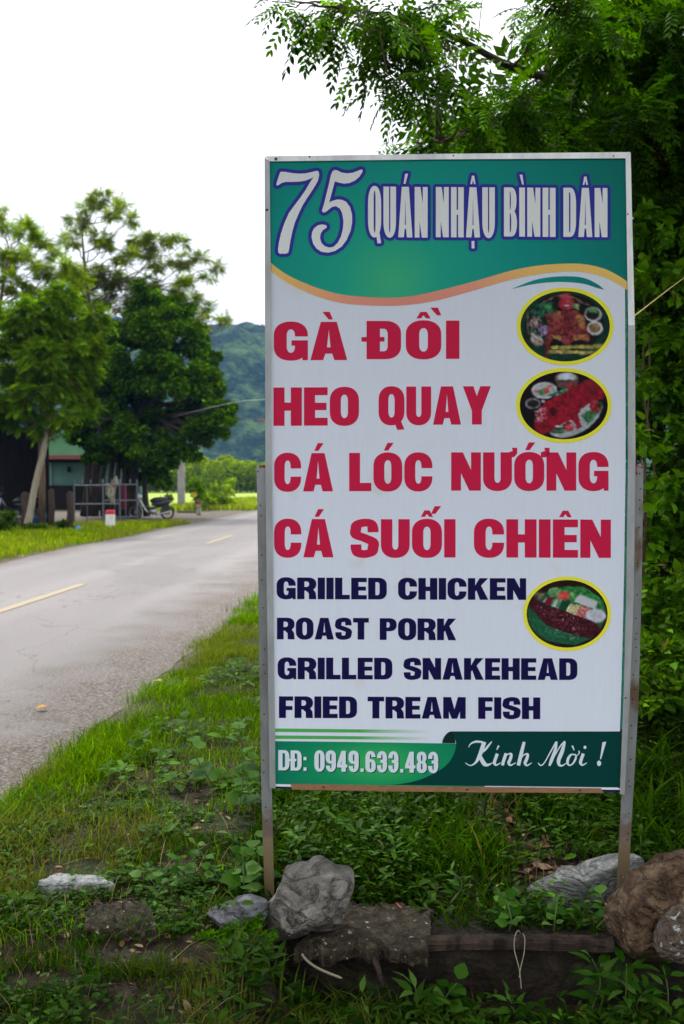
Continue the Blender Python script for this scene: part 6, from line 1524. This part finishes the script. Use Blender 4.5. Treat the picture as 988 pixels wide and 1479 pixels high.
def clumpy(x, y, sc, lo, hi, seed): return sm(lo, hi, fbm(x * sc, y * sc, seed, 3))
def keep_off(x, y):
    """bare patches, the slab, beam and boulders keep the blades away"""
    r = np.ones(x.shape)
    for (px, py, rx, ry) in ((285, 1165, .16, .14), (330, 1212, .14, .10), (190, 1400, .13, .11), (175, 1338, .12, .12), (110, 1274, .12, .08), (60, 1440, .12, .07), (440, 1340, .17, .12), (330, 1330, .08, .08), (540, 1335, .24, .12), (700, 1362, .35, .05), (940, 1330, .22, .16), (825, 1290, .22, .20), (90, 1380, .07, .05), (330, 1390, .17, .13), (110, 1262, .14, .08), (280, 1395, .10, .10)):
        p = atz(px, py, .03); r = r * sm(.75, 1.15, np.hypot((x - p.x) / rx, (y - p.y) / ry))
    return r
inditch = lambda x, y: (x > -.34) & (y < 3.30)
# verge along the asphalt, bright
def lush(xy, h0, h1, w0, w1, ca, cb, var=.34, yel=.012, bend=(.1, .9)):
    n = len(xy); f = fbm(xy[:, 0] * 1.7, xy[:, 1] * 1.7, 50, 3)[:, None]
    t = greens(n, ca, cb, var, yel) * (.7 + .6 * f)
    dry = sm(.50, .68, fbm(xy[:, 0] * 1.1 + 4, xy[:, 1] * 1.1, 57, 4))[:, None] * .55          # patches going to straw
    t = t * (1 - dry) + np.array([[.17, .165, .035]]) * dry * (.6 + .8 * rng.random((n, 1)))
    return dict(xy=xy, h=rng.uniform(h0, h1, n) * (.6 + .8 * f[:, 0]), wid=rng.uniform(w0, w1, n), bend=rng.uniform(*bend, n), tint=t)
G1 = ((.050, .145, .001), (.145, .25, .002)); G2 = ((.012, .046, .001), (.045, .10, .003))  # second pair darkened: foreground shade put into the blade colour
# edge raggedness: blades creep over the asphalt edge
def d_verge(x, y, s, t):
    e = -1.74 + .36 * (fbm(t * 1.1, t * 0 + 2, 60, 3) - .5) * 2
    return sm(e - .05, e + .12, s) * (.20 + .80 * clumpy(x, y, 2.4, .40, .56, 61)) * (.25 + .75 * sm(3.6, 4.6, y)) * keep_off(x, y) * ~inditch(x, y)
xy = place(100000, -2.0, .4, 3.0, 9.5, d_verge); blades('verge_grass', **lush(xy, .03, .085, .003, .0055, *G1))
xy = place(26000, -2.0, 1.2, 9.0, 20, d_verge); blades('verge_grass', **lush(xy, .07, .16, .006, .011, *G1))
xy = place(16000, -2.0, 3.5, 18, 55, d_verge); blades('verge_grass', **lush(xy, .10, .22, .014, .026, *G1))
xy = place(16000, -1.92, -1.40, 2.9, 12, lambda x, y, s, t: (.15 + .85 * clumpy(x, y, 2.2, .46, .6, 63)) * sm(-1.88, -1.74, s + .34 * (fbm(t * 1.6, t * 0 + 2, 66, 3) - .5))); blades('tall_edge_grass', **lush(xy, .05, .13, .0035, .006, *G1, bend=(.3, 1.1)))
# short turf in the left foreground
def d_fore(x, y, s, t): return (.12 + .88 * clumpy(x, y, 3.4, .40, .56, 70)) * keep_off(x, y) * ~inditch(x, y) * (s > -1.8)
xy = place(34000, -1.9, .1, 2.3, 3.9, d_fore); blades('foreground_turf', **lush(xy, .02, .06, .0025, .0045, *G2, yel=.05))
# lush shaded grass on the bank behind the beam
def d_bank(x, y, s, t): return (.25 + .75 * clumpy(x, y, 2.4, .40, .54, 80)) * keep_off(x, y) * (y > 3.2) * (x > -.35) * (1 - .9 * np.exp(-((x - (.60 + (y - 4.2) * -.25)) / .19) ** 2) * (y > 3.7) * clumpy(x, y, 5, .35, .5, 81))
xy = place(52000, -.6, 2.6, 3.15, 6.4, d_bank); blades('bank_grass', **lush(xy, .06, .14, .005, .010, *G2, bend=(.3, 1.1)))
xy = place(9000, .9, 3.0, 3.3, 5.4, lambda x, y, s, t: clumpy(x, y, 2, .4, .55, 84) * (x > 1.0)); blades('long_bank_grass', **lush(xy, .16, .34, .008, .014, *G2, bend=(.4, 1.2)))
# ditch weeds and front
xy = place(7000, -.6, 1.6, 2.3, 3.05, lambda x, y, s, t: inditch(x, y) * (y < 3.06) * (.3 + .7 * clumpy(x, y, 4, .45, .6, 88))); blades('ditch_grass', **lush(xy, .05, .14, .004, .008, *G2, bend=(.4, 1.2)))
# far verge across the road
def d_left(x, y, s, t): return sm(-7.25, -7.6, s + .3 * (fbm(t * .5, t * 0, 90, 3) - .5)) * (.4 + .6 * clumpy(x, y, 1.0, .35, .5, 91)) * (t < 34.5 + .8 * (s + 8))
xy = place(42000, -11.5, -7.1, 17, 36, d_left); blades('far_verge_grass', **lush(xy, .07, .20, .014, .026, (.10, .20, .003), (.24, .28, .008), bend=(.1, .7)))
xy = place(14000, -12, -7.0, 44, 75, lambda x, y, s, t: sm(-7.1, -7.5, s) * (t > 50 + .6 * (s + 7))); blades('field_edge_grass', **lush(xy, .15, .4, .04, .07, (.16, .24, .01), (.28, .34, .03), bend=(.1, .6)))
# broad-leaved ground cover, rosettes of small leaves, foreground greens lowered for shade
def cover(name, xy, per, size, hgt, ca, cb, tm=T_HEX, wd=.6, var=.3, zoff=0):
    n = len(xy); z = height(xy[:, 0], xy[:, 1]) + zoff
    r = np.repeat(np.arange(n), per); k = len(r); th = rng.random(k) * 2 * PI; lv = rng.random(k)
    ht = (hgt * np.exp(rng.normal(0, .35, n)))[r]
    p = np.stack([xy[r, 0], xy[r, 1], z[r]], -1) + np.stack([np.cos(th) * .012, np.sin(th) * .012, ht * (.25 + .75 * lv)], -1)
    ax = np.stack([np.cos(th), np.sin(th), rng.uniform(-.25, .55, k)], -1)
    nr = np.stack([-.3 * np.cos(th), -.3 * np.sin(th), np.ones(k)], -1) + rng.normal(0, .2, (k, 3))
    sz = size * np.exp(rng.normal(0, .3, k)) * (1.15 - .45 * lv)
    ti = greens(k, ca, cb, .15, .008) * np.exp(rng.normal(0, var, n))[r][:, None]
    o = scatter(name, tm, p, ax, nr, sz, ti, M_vine, origin=(0, 0, 0), width=sz * wd); tag(o, kind='stuff'); return o
xy = place(3600, -1.75, .1, 2.3, 4.6, lambda x, y, s, t: (.15 + .85 * clumpy(x, y, 3, .45, .58, 100)) * keep_off(x, y) * ~inditch(x, y)); cover('ground_cover', xy, 8, .026, .035, (.014, .05, .002), (.065, .15, .012))
xy = place(3800, -.5, 2.4, 3.25, 6.2, lambda x, y, s, t: (.2 + .8 * clumpy(x, y, 2.2, .45, .58, 101)) * keep_off(x, y) * (x > -.3) * (1 - .85 * np.exp(-((x - (.60 + (y - 4.2) * -.25)) / .17) ** 2) * (y > 3.7))); cover('bank_ground_cover', xy, 8, .042, .09, (.014, .05, .002), (.062, .145, .012), wd=.45)
xy = place(1100, -.6, 1.6, 2.4, 3.04, lambda x, y, s, t: inditch(x, y) * (y < 3.05) * 1.0); cover('ditch_ground_cover', xy, 7, .045, .07, (.014, .05, .002), (.05, .12, .009), wd=.4)
xy = place(500, -1.4, .3, 4.4, 8, lambda x, y, s, t: clumpy(x, y, 2, .45, .6, 103)); cover('verge_ground_cover', xy, 9, .05, .08, (.035, .10, .006), (.08, .18, .012))
# bright feathery spike-moss cushion spilling over the ledge beside the boulder
sp = [(tuple(at(px, py - 8, Y)), (r * PXM(Y), .09, r * PXM(Y) * .55), n, 14) for px, py, Y, r, n in ((300, 1368, 3.08, 34, 1500), (345, 1362, 3.06, 34, 1500), (290, 1400, 2.98, 30, 1300), (335, 1395, 2.98, 36, 1600), (375, 1385, 3.0, 26, 1000), (360, 1420, 2.95, 26, 900), (365, 1335, 3.12, 16, 500), (310, 1425, 2.9, 24, 700), (385, 1370, 3.02, 18, 500), (265, 1390, 3.0, 18, 500))]
msr = thing('spike_moss', 'cushion of bright feathery spike-moss spilling over the ledge left of the boulder', 'moss', (at(330, 1400, 3.0).x, 3.0, -.05))
crown_mesh('frond', msr, sp, T_RH, .015, (.04, .13, .001), (.09, .23, .003), M_vine, droop=-.15, width=.55, var=.22, up=.6)
# dead straw and skirts of grass packed round the stones
xy = place(2600, -1.9, 2.2, 2.5, 5.6, lambda x, y, s, t: (x < -.34) | (y > 3.3))
n = len(xy); blades('dead_straw', xy, rng.uniform(.04, .14, n), rng.uniform(.0015, .003, n), rng.uniform(.6, 1.6, n), greens(n, (.16, .12, .06), (.30, .24, .13), .25))
sk = []
for (px, py, hw) in ((110, 1290, 60), (172, 1372, 56), (200, 1436, 60), (335, 1352, 40), (430, 1366, 60), (820, 1332, 66), (925, 1392, 55), (540, 1300, 70), (700, 1340, 80), (840, 1336, 40), (300, 1300, 30)):
    for q in range(150 if py < 1390 else 220):
        a = px + rng.normal() * hw * .55; p = atz(a, py + rng.normal() * 4, .03); sk.append((p.x, p.y))
sk = np.array(sk); blades('stone_skirt_grass', **lush(sk, .03, .085, .003, .006, *G2, bend=(.3, 1.2)))
# dry leaves, chips and grit
def litter(name, xy, s0, s1, cols, zoff=.006, m=None):
    n = len(xy); z = height(xy[:, 0], xy[:, 1]) + zoff; p = np.stack([xy[:, 0], xy[:, 1], z], -1)
    c = np.array(cols)[rng.integers(0, len(cols), n)] * np.exp(rng.normal(0, .25, (n, 1)))
    ax = rdir(n); ax[:, 2] *= .3; nr = rdir(n) * .5 + [0, 0, 1]; sz = rng.uniform(s0, s1, n)
    o = scatter(name, T_HEX, p, ax, nr, sz, c, m or M_dry, origin=(0, 0, 0), width=sz * .6); tag(o, kind='stuff')
M_dry = leaf_mat('dry_leaf', .8, .1, (1, 1, 1))
xy = place(900, -1.6, .2, 2.4, 5.0, lambda x, y, s, t: ~inditch(x, y)); litter('dry_leaves', xy, .015, .04, [(.17, .10, .05), (.25, .17, .09), (.12, .06, .03), (.30, .22, .14)])
xy = place(9000, -.6, 1.8, 3.5, 6.4, lambda x, y, s, t: np.exp(-((x - (.60 + (y - 4.2) * -.25)) / .18) ** 2) * (.4 + .6 * clumpy(x, y, 6, .4, .6, 110))); litter('rubble_chips', xy, .02, .07, [(.11, .055, .03), (.17, .09, .055), (.07, .04, .025), (.24, .16, .11)], .012)
xy = place(2600, -3.0, -1.65, 2.8, 12, lambda x, y, s, t: sm(-3.0, -1.7, s) ** 1.6); 
n = len(xy); z = np.full(n, .012); p = np.stack([xy[:, 0], xy[:, 1], z + .003], -1); sz = rng.uniform(.003, .010, n)
T_PEB = (np.array([[1, 0, 0], [0, 1, 0], [-1, 0, 0], [0, -1, 0], [0, 0, .6], [0, 0, -.6]]) * .5, np.array([[0, 1, 4], [1, 2, 4], [2, 3, 4], [3, 0, 4], [1, 0, 5], [2, 1, 5], [3, 2, 5], [0, 3, 5]]))
c = np.array([(.20, .17, .14), (.30, .28, .25), (.12, .09, .07)])[rng.integers(0, 3, n)]
o = scatter('roadside_gravel', T_PEB, p, rdir(n) * [1, 1, .2], np.tile([0, 0, 1.], (n, 1)) + rdir(n) * .2, sz, c, M_dry, origin=(0, 0, 0)); tag(o, kind='stuff')
def stray(label, px, py, col, s_):
    p = atz(px, py, .03); mb = MB(); t = T_LEAF[0] * s_; a = rng.random() * 6; R_ = np.array([[math.cos(a), -math.sin(a), 0], [math.sin(a), math.cos(a), 0], [0, 0, 1]])
    v = t @ R_.T + np.array(p) + [0, 0, .012]; o = fast_mesh('fallen_leaf', v, T_LEAF[1], M_dry, origin=tuple(p), tint=np.tile(np.array(col, np.float32), (len(v), 1))); tag(o, label, 'leaf')
stray('fallen orange leaf lying on the grey asphalt', 68, 1022, (.50, .25, .04), .07)
stray('pale yellow fallen leaf at the asphalt edge by the grass', 233, 986, (.45, .42, .12), .09)
p = at(581, 1309, 3.2); mb = MB(); v = T_LEAF[0] * .035; v = v @ np.array([[.8, 0, .6], [0, 1, 0], [-.6, 0, .8]]).T + np.array(atz(577, 1311, .065)); fast_mesh('fallen_leaf', v, T_LEAF[1], M_dry, origin=tuple(atz(577, 1311, .065)), tint=np.tile(np.array([.40, .14, .07], np.float32), (len(v), 1))); tag(bpy.context.scene.objects[-1] if False else COL.objects[-1], 'curled red-brown leaf lying on the broken concrete slab', 'leaf')

# individual broad-leaved weeds: stem and every leaf its own part
def leaf_proto(shape, col):
    v, f = T_LEAF; v = v.copy()
    if shape == 'lance': v[:, 0] *= .42; v[-1, 1] = 1.15
    elif shape == 'heart': v[:, 0] *= 1.25; v[1, 1] = v[3, 1] = .08
    me = bpy.data.meshes.new('leaf'); me.from_pydata(v.tolist(), [], f.tolist()); me.materials.append(M_vine)
    a = me.color_attributes.new('tint', 'FLOAT_COLOR', 'POINT'); a.data.foreach_set('color', np.tile(np.array(list(col) + [1], np.float32), len(v)))
    me.polygons.foreach_set('use_smooth', np.ones(len(f), bool)); me.update(); return me
PROTO = {k: [leaf_proto(k, c) for c in ((.025, .09, .006), (.045, .13, .01), (.065, .175, .018), (.10, .21, .035))] for k in ('oval', 'lance', 'heart')}
def weed(label, foot, top, nl, size, shape='oval', name='weed', spread=.6, z=None, group=None, cat='plant', pairs=True, up=.25):
    b = Vector(foot); tp = Vector(top); r_ = thing(name, label, cat, b, group=group)
    pts = [b, b.lerp(tp, .5) + Vector((rng.normal() * .02, rng.normal() * .02, 0)), tp]
    pp = [Vector(q) for q in smooth_pts([tuple(q) for q in pts], 5)]
    MB().tube(pp, list(np.linspace(.0035, .0015, len(pp))), 5).build('stem', M_stem, r_, smooth=True)
    for k_ in range(nl):
        u = (k_ // 2 * 2 + 1) / nl if pairs else (k_ + 1) / nl
        u = .25 + .75 * u; q = pp[min(len(pp) - 1, int(u * (len(pp) - 1)))]
        az = (k_ % 2) * PI + (k_ // 2) * 1.9 + rng.normal() * .35
        d = Vector((math.cos(az), math.sin(az), up + rng.normal() * .22 + (.4 if u > .95 else 0))).normalized()
        nz = Vector((rng.normal() * .3, rng.normal() * .3 - .25, 1)); x = d.cross(nz).normalized(); zz = x.cross(d)
        s_ = size * (1.1 - .45 * u) * math.exp(rng.normal() * .18)
        o = bpy.data.objects.new('leaf', PROTO[shape][int(rng.integers(0, 4))]); COL.objects.link(o); o.parent = r_
        pet = d * (size * .18)
        M_ = Matrix((x, d, zz)).transposed().to_4x4(); M_ = Matrix.Translation(q - b + pet) @ M_ @ Matrix.Diagonal((s_, s_, s_, 1)); o.matrix_local = M_
    return r_
M_stem = mat('green_stem', (.08, .13, .03, 1), .6)
G = lambda px, py, z=.04: atz(px, py, z)
def wp(label, fx, fy, tx, ty, nl, size, shape='oval', fz=.04, dy=0.0, **kw):
    f = G(fx, fy, fz); t = at(tx, ty, f.y + dy); weed(label, f, t, nl, size, shape, **kw)
wp('tall weed with broad heart-shaped leaves just left of the sign post', 340, 1200, 345, 1045, 14, .068, 'heart')
wp('leaning broad-leaved weed, farther left, with drooping leaves at its top', 318, 1150, 262, 1030, 10, .066, 'heart')
wp('broad-leaved weed between the tall weed and the sign post', 368, 1180, 362, 1090, 10, .062, 'heart')
wp('bright leafy weed at the foot of the left sign post', 352, 1305, 350, 1225, 12, .06, 'heart')
wp('big-leaved weed close against the left sign post', 372, 1290, 368, 1205, 10, .066, 'heart')
wp('low oval-leaved weed above the brown concrete lump', 215, 1300, 212, 1245, 14, .045)
wp('middle oval-leaved weed left of the blue-grey stone', 262, 1305, 258, 1238, 16, .050)
wp('oval-leaved weed just behind the blue-grey stone', 305, 1300, 300, 1245, 14, .050)
wp('small oval-leaved weed in front of the blue-grey stone', 235, 1320, 240, 1270, 12, .045)
wp('weed with oval leaves between the bare soil patches', 285, 1260, 280, 1215, 12, .045)
wp('tiny bright sprig beside the brown concrete lump', 150, 1365, 148, 1330, 7, .035)
wp('bright sprig growing from the pale flat stone', 135, 1295, 140, 1262, 8, .035)
wp('narrow-leaved weed in the ditch below the spike-moss', 408, 1460, 400, 1385, 9, .075, 'lance', fz=-.17, cat='plant', up=.6)
wp('lance-leaved weed at the bottom edge, left part', 340, 1476, 345, 1420, 9, .075, 'lance', fz=-.02, up=.5)
wp('small lance-leaved weed at the lower left corner', 60, 1470, 62, 1430, 8, .06, 'lance', fz=.0, up=.5)
wp('lance-leaved weed at the bottom centre left', 520, 1490, 522, 1440, 9, .075, 'lance', fz=-.17, up=.4)
wp('dark green weed with long leaves at the bottom centre', 595, 1492, 600, 1425, 11, .085, 'lance', fz=-.17, up=.5)
wp('upright weed below the twine', 655, 1480, 660, 1420, 9, .07, 'oval', fz=-.17, up=.4)
wp('low weed right of the twine in the ditch', 735, 1482, 735, 1440, 9, .075, 'lance', fz=-.17, up=.4)
wp('dense weed with long leaves left of the laterite boulder foot', 850, 1470, 855, 1385, 13, .085, 'lance', fz=-.17, up=.4)
wp('long-leaved weed in front of the laterite boulder', 900, 1475, 905, 1392, 14, .09, 'lance', fz=-.17, up=.4)
wp('tall thin weed at the lower right corner', 960, 1475, 958, 1395, 13, .085, 'lance', fz=-.17, up=.4)
wp('narrow weed at the right bottom edge under the white conglomerate', 930, 1480, 935, 1430, 10, .075, 'lance', fz=-.17, up=.4)
wp('small bright sprig growing on top of the laterite boulder', 966, 1300, 968, 1272, 4, .035, 'oval', fz=.10, up=.6)
wp('oval-leaved weed in front of the slate slab', 800, 1345, 805, 1300, 10, .045, fz=.04)
wp('small weed left of the slate slab', 735, 1345, 732, 1300, 9, .045, fz=.04)
wp('leafy weed beside the foot of the right sign post', 862, 1340, 866, 1290, 10, .05, fz=.05)
wp('lance-leaved weed right of the slate slab behind the post', 925, 1255, 925, 1200, 10, .07, 'lance', fz=.06)
wp('pale-leaved weed on the bank just behind the broken slab', 650, 1305, 650, 1255, 10, .05, 'lance', fz=.06)
wp('narrow-leaved weed behind the big grey boulder', 520, 1250, 515, 1190, 11, .075, 'lance', fz=.05)
wp('weed showing between the boulder and the sign bottom', 480, 1230, 478, 1175, 11, .06, 'oval', fz=.05)
wp('broad weed near the left post below the sign', 425, 1250, 425, 1200, 10, .06, 'oval', fz=.05)
# ------------------------------------------------------------------ damp air between here and the hill
hm = bpy.data.materials.new('haze'); hm.use_nodes = True; ht = hm.node_tree; ht.nodes.clear()
ho = ht.nodes.new('ShaderNodeOutputMaterial'); hv = ht.nodes.new('ShaderNodeVolumePrincipled'); hv.inputs['Color'].default_value = (.18, .42, 1.0, 1); hv.inputs['Density'].default_value = .00019; hv.inputs['Anisotropy'].default_value = .2
ht.links.new(hv.outputs[0], ho.inputs['Volume'])
mb = MB(); mb.box((0, 1050, 74), (3600, 2400, 152)); hz = mb.build('haze', hm, origin=(0, 1050, -2)); tag(hz, kind='stuff')
